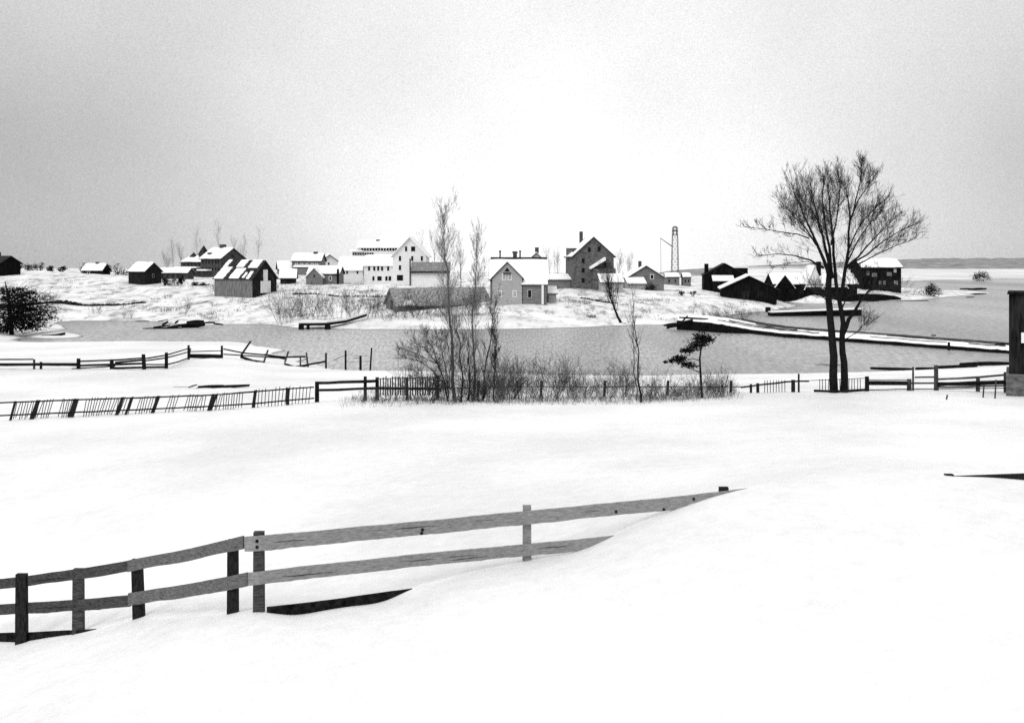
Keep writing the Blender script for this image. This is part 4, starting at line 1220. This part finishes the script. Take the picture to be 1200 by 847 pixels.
log_heap('tangle of dark timber heaped against the near end of the causeway', 'timber_pile', [(781, 384.5, 800, 378, 1.6, 165), (786, 383, 812, 375, 2.0, 163), (778, 381, 797, 382.5, 1.3, 166), (796, 372, 830, 373.8, 1.1, 164), (800, 376, 806, 370, 1.0, 164), (824, 381, 862, 387.5, 1.4, 160), (850, 385, 900, 391.5, 1.1, 158)], 0, 'timber', 8)

# ------------------------------------------------------------------ trees


def rnd_dir(d, ang):
    ax = d.orthogonal().normalized()
    ax.rotate(Matrix.Rotation(random.uniform(0, 2 * math.pi), 3, d))
    v = d.copy(); v.rotate(Matrix.Rotation(ang, 3, ax))
    return v.normalized()


def twig(mb, p, d, L, r, depth, up=.25, n=3, kids=5, segs=4, wob=.13):
    pts, rads = [p.copy()], [r]
    d = d.copy()
    for i in range(segs):
        d = (d + Vector((random.gauss(0, wob), random.gauss(0, wob), random.gauss(0, wob) + up * .3))).normalized()
        p = p + d * (L / segs)
        pts.append(p.copy()); rads.append(r * (1 - .75 * (i + 1) / segs))
    mb.tube(pts, rads, n, False)
    if depth > 0:
        for k in range(kids):
            i = random.randint(1, segs - 1)
            t_ = random.random()
            q = pts[i].lerp(pts[i + 1], t_)
            dd = rnd_dir((pts[i + 1] - pts[i]).normalized(), random.uniform(.3, .75))
            twig(mb, q, dd, L * random.uniform(.35, .65), max(rads[i] * .6, .006), depth - 1, up, 3, max(2, kids - 1), 3, wob)


def limb(tk, cr, pts, r0, r1, kids, tl, tr_, depth=1, start=.3, up=.5, n=7):
    """hand-laid limb: pts world vectors"""
    k = len(pts)
    sub = []
    for i in range(k - 1):
        for t_ in (0, .5):
            j = Vector((random.gauss(0, 1), random.gauss(0, 1), random.gauss(0, 1))) * (.02 * (pts[i + 1] - pts[i]).length)
            sub.append(pts[i].lerp(pts[i + 1], t_) + (j if t_ else Vector()))
    sub.append(pts[-1])
    m = len(sub)
    rads = [r0 + (r1 - r0) * (i / (m - 1)) ** .72 for i in range(m)]
    tk.tube(sub, rads, n)
    for q in range(kids):
        t_ = start + (1 - start) * random.random() ** .8
        f = t_ * (m - 1); i = min(int(f), m - 2)
        p = sub[i].lerp(sub[i + 1], f - i)
        dd = rnd_dir((sub[i + 1] - sub[i]).normalized(), random.uniform(.35, .9))
        twig(cr, p, dd, tl * random.uniform(.5, 1.2) * (1.15 - .5 * t_), min(tr_, rads[i] * .7), depth, up)


def zpt(X, Y, d, dd=0.0):
    return P(850 + X / 2.823, 170 + Y / 2.823, d + dd)


random.seed(21)
D0 = 57.5
bt = thing('bare_tree', 'big bare tree with twin dark trunks and a wide fan of limbs', 'tree', P(983, 460.5, D0))
tk, cr = MB(), MB()
limbs = [
    ([(360, 830, 0), (359, 700, 0), (351, 610, 0), (345, 540, 0), (341, 480, 0), (345, 420, .1)], .235, .15, 3, .9),
    ([(393, 830, .3), (393, 720, .3), (386, 650, .3), (390, 590, .2), (378, 520, .2), (366, 455, .3), (362, 400, .4), (358, 320, .5), (350, 250, .6), (345, 180, .6), (337, 130, .6)], .22, .02, 30, 1.0),
    ([(388, 625, .3), (408, 577, .2), (430, 546, 0), (450, 512, -.3), (474, 482, -.7), (520, 470, -1.2), (560, 480, -1.6)], .14, .015, 12, 1.2),
    ([(345, 440, 0), (326, 380, -.3), (300, 320, -.7), (272, 260, -1.1), (247, 200, -1.4), (216, 120, -1.8)], .125, .016, 34, 1.1),
    ([(349, 430, .1), (330, 340, .4), (310, 270, .9), (296, 200, 1.3), (281, 128, 1.6)], .115, .016, 30, 1.1),
    ([(353, 440, .2), (345, 340, -.2), (331, 270, -.6), (321, 180, -.9), (323, 92, -1.2)], .105, .016, 28, 1.0),
    ([(378, 515, .2), (395, 420, .3), (408, 340, .2), (413, 240, 0), (406, 180, -.2), (398, 140, -.3)], .125, .016, 26, 1.0),
    ([(413, 250, 0), (440, 182, .5), (470, 140, .9), (492, 105, 1.2)], .055, .012, 22, .8),
    ([(425, 215, .2), (440, 150, -.3), (450, 100, -.6), (448, 60, -.8)], .045, .012, 22, .7),
    ([(398, 410, .3), (440, 370, .9), (490, 312, 1.6), (530, 272, 2.2), (562, 238, 2.6)], .075, .013, 26, 1.0),
    ([(402, 400, .2), (470, 362, -.8), (520, 320, -1.4), (580, 283, -2.0), (612, 268, -2.4)], .065, .012, 20, .9),
    ([(408, 410, .2), (500, 362, .4), (570, 330, .6), (625, 312, .9)], .045, .010, 16, .8),
    ([(324, 406, -.2), (280, 380, -.8), (230, 366, -1.2), (170, 360, -1.6), (100, 366, -1.9)], .07, .012, 9, .6),
    ([(276, 308, -.8), (240, 295, -1.5), (180, 287, -2.1), (110, 276, -2.6), (66, 270, -2.9)], .045, .010, 12, .55),
    ([(318, 400, .4), (270, 385, 1.2), (210, 390, 2.0), (150, 405, 2.6)], .03, .008, 8, .5),
    ([(300, 330, .2), (262, 270, 1.2), (230, 240, 1.8), (200, 205, 2.2)], .05, .012, 18, 1.2),
    ([(402, 640, .2), (430, 622, -.5), (452, 600, -.9), (470, 585, -1.2)], .03, .01, 14, .8),
    ([(408, 345, .2), (432, 290, -.6), (470, 235, -1.2), (515, 190, -1.7)], .05, .011, 24, 1.0),
    ([(400, 395, .3), (436, 320, 1.0), (480, 255, 1.7), (522, 215, 2.1)], .055, .011, 24, 1.0),
    ([(332, 345, .3), (318, 270, 1.4), (262, 190, 2.2), (240, 150, 2.6)], .05, .011, 22, 1.0),
    ([(350, 330, .4), (368, 250, -.9), (378, 170, -1.6), (380, 110, -2.0)], .05, .011, 24, 1.0),
    ([(306, 335, -.6), (262, 285, -1.9), (220, 250, -2.6)], .04, .010, 16, .9),
    ([(345, 520, 0), (320, 500, -.6), (300, 470, -1.0)], .04, .012, 12, .9),
    ([(385, 540, .3), (402, 500, .9), (430, 470, 1.4), (460, 420, 1.9)], .05, .012, 14, 1.2),
]
for pts, r0, r1, kids, tl in limbs:
    limb(tk, cr, [zpt(x, y, D0, dd) for x, y, dd in pts], r0, r1, int(kids * 1.7), tl * 1.3, .0105, 2, .25 if r0 < .2 else .55, .55, 9 if r0 > .1 else 6)
part(tk, 'trunk', 'bark', bt, True)
o = bt.location; cr.v = [tuple(Vector(p) - o) for p in cr.v]; cr.build_fast('crown', M['twig'], bt)


def poplar(label, base_px, base_py, top_px, top_py, d, r, kids, tl, seed, bend=0, m='bark', group=None, start=.25, name='poplar_tree', tw='twig_grey', depth=2, trd=.016):
    random.seed(seed)
    g = G(base_px, d)
    o = thing(name, label, 'tree', g, 0, group)
    tk, cr = MB(), MB()
    a = g - Vector((0, 0, .3)); b = P(top_px, top_py, d + random.uniform(-.4, .4))
    pts = []
    for i in range(8):
        t_ = i / 7
        p = a.lerp(b, t_) + Vector((bend * math.sin(math.pi * t_) + .05 * random.gauss(0, 1), .06 * random.gauss(0, 1), 0))
        pts.append(p)
    limb(tk, cr, pts, r, .012, kids, tl, trd, depth, start, .95)
    part(tk, 'trunk', m, o, True)
    cr.v = [tuple(Vector(p) - o.location) for p in cr.v]; cr.build_fast('crown', M[tw], o)
    return o


poplar('tallest bare poplar of the middle group, straight pale trunk', 532, 470, 519, 252, 56, .11, 90, 1.5, 31, .05, 'bark_grey', tw='twig_pale', trd=.009)
poplar('second tall bare poplar, just right of the tallest one', 556, 464, 558, 277, 56.8, .075, 75, 1.15, 32, -.05, 'bark_grey', tw='twig_pale', trd=.008)
poplar('slim dark young tree between the two tall poplars', 541, 468, 536, 372, 55.6, .07, 26, 1.1, 33, .06, 'bark')
poplar('crooked dark young tree right of the second tall poplar', 566, 466, 582, 352, 57.5, .06, 34, 1.0, 34, -.1, 'bark')
poplar('short dark stem crowded at the foot of the poplars', 548, 468, 550, 400, 57.2, .07, 24, 1.0, 35, .03, 'bark')
random.seed(36)
o = thing('bare_tree', 'low spreading bare tree arching left from the foot of the poplars', 'tree', G(525, 55.8))
tk, cr = MB(), MB()
for pts, r0 in (([(526, 474, 0), (521, 448, 0), (512, 425, .2), (498, 408, .4), (480, 398, .6)], .06), ([(521, 450, 0), (505, 432, -.5), (488, 422, -.9), (470, 418, -1.2)], .03), ([(514, 430, .1), (508, 410, -.5), (497, 392, -.9)], .03),
                ([(526, 466, 0), (524, 438, .5), (518, 412, .9), (511, 390, 1.2)], .04), ([(512, 426, .2), (494, 418, .8), (474, 408, 1.3)], .025), ([(519, 446, 0), (500, 444, .5), (484, 440, .8)], .025), ([(526, 455, 0), (529, 425, -.5), (524, 396, -.8)], .03)):
    limb(tk, cr, [P(x, y, 55.8 + dd) for x, y, dd in pts], r0, .008, 26, .85, .009, 2, .25, .3, 6)
part(tk, 'trunk', 'bark', o, True); cr.v = [tuple(Vector(p) - o.location) for p in cr.v]; cr.build_fast('crown', M['twig_grey'], o)
poplar('thin dark sapling standing alone right of the brush', 750, 471, 743, 366, 55.5, .07, 18, .9, 37, .07, 'bark', name='sapling', tw='twig', depth=1)
poplar('paler sapling rising close beside the lone dark one', 747, 470, 741, 340, 57, .04, 22, .9, 38, -.08, 'bark_grey', name='sapling', depth=1)
poplar('bushy dark little tree in the brush right of the poplars', 579, 464, 580, 392, 57, .05, 70, .6, 39, .02, 'bark', name='bare_tree', tw='twig', start=.1)
poplar('bare crooked tree on the far shore below the stone house', 728, 376, 711, 318, 178, .27, 40, 3.6, 40, -.5, 'bark', name='bare_tree', tw='twig', trd=.07)
random.seed(41)
for k_, (px, py, tx, ty, d, lab) in enumerate([(540, 355, 539, 300, 236, 'slender bare tree by the boathouse roof'), (652, 340, 654, 303, 250, 'faint bare tree between cottage and stone house'), (722, 338, 727, 303, 252, 'faint bare tree at the right corner of the stone house'), (733, 340, 738, 306, 270, 'faint bare tree left of the light gabled house'),
                                                (196, 325, 194, 303, 285, 'faint bare tree left of the mansion wing'), (213, 322, 210, 292, 300, 'faint bare tree rising behind the mansion wing'), (282, 322, 287, 283, 310, 'faint bare tree behind the mansion gable'), (512, 335, 505, 272, 262, 'bare tree rising behind the hotel gable'), (645, 336, 640, 300, 262, 'faint bare tree right of the cottage chimneys')]):
    poplar(lab, px, py, tx, ty, d, .11, 26, 3.2, 50 + k_, .1, 'bark_grey', name='bare_tree', depth=2, tw='twig_pale', trd=.02)


for k_ in range(5):
    px = [203, 232, 256, 277, 300][k_]
    poplar('faint leafless tree among those rising behind the mansion and barn', px, 322, px + random.uniform(-4, 4), random.uniform(266, 288), random.uniform(305, 325), .07, 22, 3.4, 120 + k_, .1, 'bark_grey', 'trees behind the mansion', .2, 'bare_tree', 'twig_pale', 2, .014)
for k_ in range(4):
    px = [494, 518, 540, 560][k_]
    poplar('faint leafless tree among those rising behind the hotel and boathouse', px, 330, px + random.uniform(-4, 4), random.uniform(262, 284), random.uniform(285, 300), .07, 22, 3.4, 140 + k_, .1, 'bark_grey', 'trees behind the hotel', .2, 'bare_tree', 'twig_pale', 2, .014)


def needles(mb, c, n, R, size, flat=.6):
    for _ in range(n):
        v = Vector((random.gauss(0, 1), random.gauss(0, 1), random.gauss(0, 1) * flat)) * R * .55
        p = c + v
        a = Vector((random.gauss(0, 1), random.gauss(0, 1), random.gauss(0, .6))).normalized() * size * random.uniform(.6, 1.3)
        b = a.orthogonal().normalized() * size * .28; b.rotate(Matrix.Rotation(random.uniform(0, 6.28), 3, a.normalized()))
        mb.add([p - a - b * .3, p + b, p + a, p - b], [(0, 1, 2, 3)])


# small wind-bent pine by the brush
random.seed(61)
po = thing('pine_tree', 'small wind-bent pine with a flat tuft and one low side branch', 'tree', G(823, 57))
tk, cr = MB(), MB()
base = G(823, 57) - Vector((0, 0, .3))
tk.tube([base, P(821, 440, 57), P(820, 420, 57), P(822, 405, 57), P(823, 392, 57)], [.075, .06, .05, .04, .015], 7)
for pts in ([(821, 423), (812, 420), (800, 424), (784, 424)], [(821, 428), (810, 430), (797, 424)], [(821, 410), (810, 410), (803, 411)], [(822, 402), (830, 400), (835, 398)], [(820, 436), (812, 433), (806, 430)]):
    tk.tube([P(x, y, 57 + random.uniform(-.25, .25)) for x, y in pts], [.03, .022, .015, .008][:len(pts)], 5)
for x, y, n_, R in ((822, 400, 170, .42), (815, 405, 110, .36), (829, 397, 100, .32), (820, 394, 80, .26), (807, 410, 80, .3), (801, 411, 30, .18), (793, 421, 90, .26), (799, 420, 70, .22), (787, 423, 40, .14), (780, 424, 26, .07), (803, 427, 60, .22), (810, 428, 50, .24)):
    needles(cr, P(x, y, 57 + random.uniform(-.2, .2)), int(n_ * 2.0), R * 1.05, .105)
part(tk, 'trunk', 'bark', po, True); cr.v = [tuple(Vector(p) - po.location) for p in cr.v]; cr.build_fast('crown', M['needle'], po)

# large dark evergreen at the left edge
random.seed(62)
ev_ = thing('evergreen_tree', 'big dark spreading evergreen on the shore at the left edge', 'tree', G(14, 152))
tk, cr = MB(), MB(); base = G(14, 152)
tk.tube([base - Vector((0, 0, .4)), P(12, 375, 152), P(10, 350, 152), P(6, 330, 152)], [.35, .3, .2, .05], 8)
sp_ = [(-22, 352), (-10, 345), (2, 340), (14, 343), (26, 346), (36, 350), (46, 352), (56, 353), (-18, 365), (-4, 362), (10, 360), (24, 362), (36, 362), (48, 364), (59, 366), (-14, 378), (0, 378), (14, 376), (28, 374), (40, 376), (52, 374), (63, 373), (30, 384), (44, 386), (38, 381), (50, 381), (-6, 388), (6, 386), (18, 352), (42, 370), (20, 369), (57, 360), (8, 350), (-10, 356), (30, 356), (44, 360), (16, 366), (-2, 370), (34, 368), (22, 380), (4, 384), (50, 366), (20, 339), (36, 343)]
for x, y in sp_:
    dd = random.uniform(-2.2, 2.2)
    c = P(x, y, 152 + dd)
    tk.tube([P(11, min(372, y + 8), 152), P((x + 11) / 2, y + 5, 152 + dd * .5), c], [.1, .07, .02], 5)
    needles(cr, c, int(random.uniform(120, 190) * (.3 if x > 42 else 1)), random.uniform(.9, 1.7), .27, .34)
for _ in range(190):
    a = random.uniform(-.1, 1); x0, y0 = random.uniform(-10, 54), random.uniform(338, 384)
    p = P(x0, y0, 152 + random.uniform(-2, 2))
    twig(tk, p, Vector((1, random.uniform(-.4, .4), random.uniform(-.2, .6))).normalized(), random.uniform(1.0, 3.0), .04, 2, .05, 3, 4)
part(tk, 'trunk', 'bark', ev_); cr.v = [tuple(Vector(p) - ev_.location) for p in cr.v]; cr.build_fast('crown', M['needle'], ev_)


def dark_bush(label, px, py, d, w_px, h_px, seed, n=8, dens=50, grp=None, m='needle'):
    random.seed(seed)
    s = d / F
    g = P(px, py, d)
    o = thing('bush', label, 'bush', g, 0, grp)
    tk, cr = MB(), MB()
    for i in range(n):
        x = random.uniform(-.5, .5) * w_px * s
        z = random.uniform(.25, .85) * h_px * s * (1 - (abs(x) / (w_px * s)) ** 2 * 1.6)
        c = Vector((x, random.uniform(-.4, .4) * w_px * s, z))
        tk.tube([(c.x * .3, c.y * .3, -.5), (c.x * .7, c.y * .7, z * .5), c], [.09, .06, .02], 4)
        needles(cr, c, dens, h_px * s * .36, s * 1.3, .8)
    tk.build_fast('stems', M['bark'], o); cr.build_fast('foliage', M[m], o)
    return o


dark_bush('round black bush on the snowy spit right of the dark boathouse', 1090, 347, 300, 26, 15, 71, 12, 70)
dark_bush('dark clump standing alone on the far ice near the right edge', 1151, 329, 520, 13, 11, 72, 9, 60)
dark_bush('small black bush at the far waterline left of the crooked tree', 694, 379, 182, 8, 12, 73, 6, 50)
dark_bush('dark shrub tangle against the right end of the black shore barn', 917, 351, 247, 22, 17, 74, 12, 60)
dark_bush('grey bush in front of the light gabled house', 763, 341, 254, 14, 9, 75, 8, 50, m='twig')
for i, (px, py, w_, h_) in enumerate([(22, 317, 8, 6), (35, 317, 8, 8), (46, 317, 10, 9), (61, 318, 8, 6), (73, 319, 6, 7), (101, 321, 10, 13), (96, 321, 9, 8), (128, 323, 12, 12), (139, 324, 14, 14), (150, 326, 10, 12), (119, 322, 8, 6)]):
    lab = ['dark bush nearest the cabin on the left ridge', 'second dark bush from the cabin on the left ridge', 'widest dark bush on the bare left ridge', 'low dark bush midway along the left ridge', 'last small bush before the white-roofed house on the ridge', 'tall dark bush touching the white-roofed house on its left', 'lower bush left of the tall one beside the white-roofed house',
           'dark bush right of the white-roofed house', 'biggest dark bush between white-roofed house and small dark house', 'dark bush touching the small dark house on its left', 'low bush in front of the white-roofed house'][i]
    dark_bush(lab, px, py, 287 - (3 if px > 118 else 0), w_, h_, 80 + i, 6, 40, 'dark bushes on the left ridge')
for i, (px, py, w_, h_) in enumerate([(192, 333, 8, 8), (206, 336, 12, 9), (230, 338, 10, 8), (240, 338, 8, 8), (213, 331, 6, 6)]):
    lab = ['dark bush just right of the small dark house', 'wide dark bush on the slope below the mansion outbuilding', 'dark bush halfway between outbuilding and barn', 'dark bush closest to the barn wall', 'small dark bush under the mansion outbuilding'][i]
    dark_bush(lab, px, py, 252, w_, h_, 95 + i, 6, 40, 'dark bushes below the mansion')
for i, (px, py, w_, h_) in enumerate([(799, 344, 7, 3), (812, 345, 6, 4), (930 - 140, 355, 10, 4)]):
    lab = ['flat dark tuft below the lattice tower', 'upright dark tuft left of the dark workshop', 'low grey tuft on the snow above the causeway end'][i]
    dark_bush(lab, px, py, 236, w_, h_, 105 + i, 5, 24, 'tufts on the far bank', 'weed')


# bare shrubs: five kinds, copied
def shrub(seed, h_, stems, spread, m, r=.014, depth=2, kids=4):
    random.seed(seed)
    o = thing('bare_shrub', 'x', 'shrub', (0, 0, 0))
    cr = MB()
    for i in range(stems):
        a = random.uniform(0, 6.283); q = random.random() ** .6
        p = Vector((math.cos(a) * .25 * spread, math.sin(a) * .25 * spread, -.15))
        d = Vector((math.cos(a) * q * spread * .55, math.sin(a) * q * spread * .55, 1)).normalized()
        twig(cr, p, d, h_ * random.uniform(.6, 1.1), r, depth, .35, 3, kids, 5, .16)
    cr.build_fast('stems', M[m], o)
    return o


protos = [shrub(201, 1.7, 13, 1.3, 'twig_grey', .010, 2, 5), shrub(202, 1.1, 14, 1.5, 'twig_grey', .010, 2, 5), shrub(203, 2.5, 7, 1.0, 'twig_grey', .011, 2, 5), shrub(204, .7, 20, 1.7, 'weed', .010), shrub(205, 1.9, 18, 1.3, 'twig', .010, 2, 5)]
used = [False] * 5
random.seed(300)
spots = []
for i in range(32):
    spots.append((556 + i * 5.3 + random.uniform(-9, 9), random.uniform(55, 60.5), random.choice([0, 0, 1, 2, 3, 4, 4]), random.uniform(.45, 1.1), 'A'))
for i in range(14):
    spots.append((728 + i * 5.4 + random.uniform(-3, 3), random.uniform(56, 61), random.choice([1, 3, 4]), random.uniform(.6, .9), 'A'))
for i in range(14):
    spots.append((794 + i * 4.6 + random.uniform(-3, 3), random.uniform(55.5, 58.5), random.choice([0, 1, 4]), random.uniform(.4, .75), 'B'))
for i in range(10):
    spots.append((420 + i * 10 + random.uniform(-3, 3), random.uniform(55.5, 57), random.choice([1, 3]), random.uniform(.55, .8), 'C'))
for i in range(17):
    spots.append((492 + i * 6.4 + random.uniform(-4, 4), random.uniform(54.8, 58), random.choice([0, 2, 3, 4]), random.uniform(.6, 1.15), 'D'))
for i in range(9):
    spots.append((328 + i * 7 + random.uniform(-3, 3), random.uniform(174, 184), random.choice([2, 2, 0]), random.uniform(1.4, 2.7), 'E'))
for i in range(18):
    spots.append((398 + i * 10 + random.uniform(-4, 4), random.uniform(175, 184), random.choice([1, 2, 2, 4]), random.uniform(1.1, 2.4), 'F'))
for i in range(46):
    px = random.uniform(90, 905)
    if 255 < px < 330:
        continue
    spots.append((px, random.uniform(186, 232 if px < 700 else 215), random.choice([1, 3, 3, 4]), random.uniform(.7, 1.5), 'H'))
for i in range(8):
    spots.append((640 + i * 16 + random.uniform(-6, 6), random.uniform(183, 200), 3, random.uniform(.9, 1.5), 'G'))
glab = {'H': ('low dry scrub scattered over the snowy slope of the far bank', 'scrub on the far bank'), 'A': ('bare tangled shrub in the brush belt between poplars and pine', 'shrubs of the middle brush belt'), 'B': ('low dark shrub in the thicket at the foot of the small pine', 'shrubs round the small pine'),
        'C': ('short twiggy shrub growing along the thick two-rail fence', 'shrubs along the two-rail fence'), 'D': ('bare shrub crowded round the feet of the tall poplars', 'shrubs at the poplars'),
        'E': ('leafless upright shrub on the far bank above the small jetty', 'shrubs above the jetty'), 'F': ('leafless shrub on the far bank in front of hotel and boathouse', 'shrubs on the far bank'),
        'G': ('small dry tuft on the snowy far bank below the stone house', 'tufts below the stone house')}
for px, d, k, sc_, gk in spots:
    g = G(px, d)
    lab, grp = glab[gk]
    if used[k]:
        o = copy_tree(protos[k], g, random.uniform(0, 6.28), sc_, lab)
    else:
        o = protos[k]; o.location = g; o.rotation_euler = (0, 0, random.uniform(0, 6.28)); o.scale = (sc_,) * 3; o['label'] = lab; used[k] = True
    o['group'] = grp

# dry weeds poking through the thin snow of the far bank
random.seed(400)
wd_ = MB()
for _ in range(2600):
    px = random.uniform(60, 900); d = random.uniform(182, 262)
    if noise.noise(Vector((px * .02, d * .05, 4))) < .12:
        continue
    g = G(px, d)
    if g.z < .3:
        continue
    for k in range(5):
        a = g + Vector((random.uniform(-.5, .5), random.uniform(-.3, .3), -.1))
        wd_.tube([a, a + Vector((random.uniform(-.2, .2), 0, random.uniform(.2, .55)))], [.03, .012], 3, False)
kind(wd_.build_fast('weeds', M['weed']), 'stuff')
# grass stubble through the snow round the brush belt
wd2 = MB()
for _ in range(2600):
    px = random.uniform(400, 870); d = random.uniform(53.5, 60)
    g = G(px, d)
    a = g + Vector((random.uniform(-.2, .2), 0, -.03))
    wd2.tube([a, a + Vector((random.uniform(-.12, .12), random.uniform(-.1, .1), random.uniform(.06, .34)))], [.006, .003], 3, False)
kind(wd2.build_fast('grass', M['weed']), 'stuff')

# ------------------------------------------------------------------ sky, sun, camera
SUN_EL, SUN_AZ = math.radians(38), math.radians(-142)      # azimuth measured from the view axis to the right
wld = bpy.data.worlds.new('World'); SC.world = wld; wld.use_nodes = True
nt = wld.node_tree; N = nt.nodes; L = nt.links
bg = N['Background']; bg.inputs['Strength'].default_value = 0.1
sky = N.new('ShaderNodeTexSky'); sky.sky_type = 'NISHITA'; sky.sun_disc = False; sky.sun_elevation = SUN_EL; sky.sun_rotation = SUN_AZ
bw = N.new('ShaderNodeRGBToBW'); L.new(sky.outputs[0], bw.inputs[0])
tc = N.new('ShaderNodeTexCoord')
sep = N.new('ShaderNodeSeparateXYZ'); L.new(tc.outputs['Generated'], sep.inputs[0])
az = N.new('ShaderNodeMath'); az.operation = 'ARCTAN2'; L.new(sep.outputs['X'], az.inputs[0]); L.new(sep.outputs['Y'], az.inputs[1])
azs = N.new('ShaderNodeMath'); azs.operation = 'SUBTRACT'; azs.inputs[1].default_value = .045; L.new(az.outputs[0], azs.inputs[0])
aza = N.new('ShaderNodeMath'); aza.operation = 'ABSOLUTE'; L.new(azs.outputs[0], aza.inputs[0])
mr = N.new('ShaderNodeMapRange'); mr.inputs[1].default_value = 0; mr.inputs[2].default_value = 0.8; L.new(aza.outputs[0], mr.inputs[0])
ramp = N.new('ShaderNodeValToRGB'); ramp.color_ramp.interpolation = 'B_SPLINE'; L.new(mr.outputs[0], ramp.inputs[0])
el = ramp.color_ramp.elements
el[0].position = 0; el[0].color = (1.0, 1.0, 1.0, 1); el[1].position = 1; el[1].color = (.34, .34, .34, 1)
for p_, c_ in ((.14, .96), (.26, .80), (.38, .60), (.52, .44), (.7, .36)):
    e = el.new(p_); e.color = (c_, c_, c_, 1)
up_ = N.new('ShaderNodeMapRange'); up_.interpolation_type = 'SMOOTHSTEP'; up_.inputs[1].default_value = .07; up_.inputs[2].default_value = .26; up_.inputs[3].default_value = 0; up_.inputs[4].default_value = .55; L.new(sep.outputs['Z'], up_.inputs[0])
rmx = N.new('ShaderNodeMix'); rmx.data_type = 'FLOAT'; L.new(up_.outputs[0], rmx.inputs['Factor']); L.new(ramp.outputs[0], rmx.inputs[2]); rmx.inputs[3].default_value = .80
# overcast brightens again towards the zenith
zr = N.new('ShaderNodeMapRange'); zr.interpolation_type = 'SMOOTHSTEP'; zr.inputs[1].default_value = .32; zr.inputs[2].default_value = .9; zr.inputs[3].default_value = 0; zr.inputs[4].default_value = .62; L.new(sep.outputs['Z'], zr.inputs[0])
hz = N.new('ShaderNodeMapRange'); hz.interpolation_type = 'SMOOTHSTEP'; hz.inputs[1].default_value = .16; hz.inputs[2].default_value = -.02; hz.inputs[3].default_value = 0; hz.inputs[4].default_value = .03; L.new(sep.outputs['Z'], hz.inputs[0])
ah = N.new('ShaderNodeMath'); ah.operation = 'ADD'; L.new(rmx.outputs[0], ah.inputs[0]); L.new(hz.outputs[0], ah.inputs[1])
ad = N.new('ShaderNodeMath'); ad.operation = 'ADD'; L.new(ah.outputs[0], ad.inputs[0]); L.new(zr.outputs[0], ad.inputs[1])
# cloud mottling, coarse and fine
nz = N.new('ShaderNodeTexNoise'); nz.inputs['Scale'].default_value = 3.5; nz.inputs['Detail'].default_value = 5; L.new(tc.outputs['Generated'], nz.inputs['Vector'])
nz2 = N.new('ShaderNodeTexNoise'); nz2.inputs['Scale'].default_value = 800; nz2.inputs['Detail'].default_value = 2; L.new(tc.outputs['Generated'], nz2.inputs['Vector'])
m1 = N.new('ShaderNodeMapRange'); m1.inputs[1].default_value = .3; m1.inputs[2].default_value = .7; m1.inputs[3].default_value = .86; m1.inputs[4].default_value = 1.10; L.new(nz.outputs['Fac'], m1.inputs[0])
m2 = N.new('ShaderNodeMapRange'); m2.inputs[1].default_value = .25; m2.inputs[2].default_value = .75; m2.inputs[3].default_value = .86; m2.inputs[4].default_value = 1.14; L.new(nz2.outputs['Fac'], m2.inputs[0])
x1 = N.new('ShaderNodeMath'); x1.operation = 'MULTIPLY'; L.new(ad.outputs[0], x1.inputs[0]); L.new(m1.outputs[0], x1.inputs[1])
x2 = N.new('ShaderNodeMath'); x2.operation = 'MULTIPLY'; L.new(x1.outputs[0], x2.inputs[0]); L.new(m2.outputs[0], x2.inputs[1])
x3 = N.new('ShaderNodeMath'); x3.operation = 'MULTIPLY'; x3.inputs[1].default_value = 7.0; L.new(x2.outputs[0], x3.inputs[0])
mx = N.new('ShaderNodeMix'); mx.data_type = 'FLOAT'; mx.inputs['Factor'].default_value = .93
L.new(bw.outputs[0], mx.inputs[2]); L.new(x3.outputs[0], mx.inputs[3]); L.new(mx.outputs[0], bg.inputs['Color'])

sl_ = bpy.data.lights.new('sun', 'SUN'); sl_.energy = 1.0; sl_.angle = math.radians(40); sl_.color = (1, 1, 1)
so = bpy.data.objects.new('sun', sl_); COL.objects.link(so)
sd = Vector((math.sin(SUN_AZ) * math.cos(SUN_EL), math.cos(SUN_AZ) * math.cos(SUN_EL), math.sin(SUN_EL)))
so.rotation_euler = (-sd).to_track_quat('-Z', 'Y').to_euler(); so.location = sd * 100

cam = bpy.data.cameras.new('camera'); co = bpy.data.objects.new('camera', cam); COL.objects.link(co)
co.location = (0, 0, H); co.rotation_euler = (math.pi / 2, 0, 0)
cam.sensor_fit = 'HORIZONTAL'; cam.sensor_width = 36; cam.lens = 36 * F / 1200
cam.shift_y = -(423.5 - HY) / 1200
cam.clip_end = 6000; cam.clip_start = .1
SC.camera = co
SC.view_settings.view_transform = 'Standard'; SC.view_settings.look = 'None'; SC.view_settings.gamma = 1; SC.view_settings.exposure = 0.68
SC.cycles.use_denoising = False
SC.cycles.max_bounces = 5
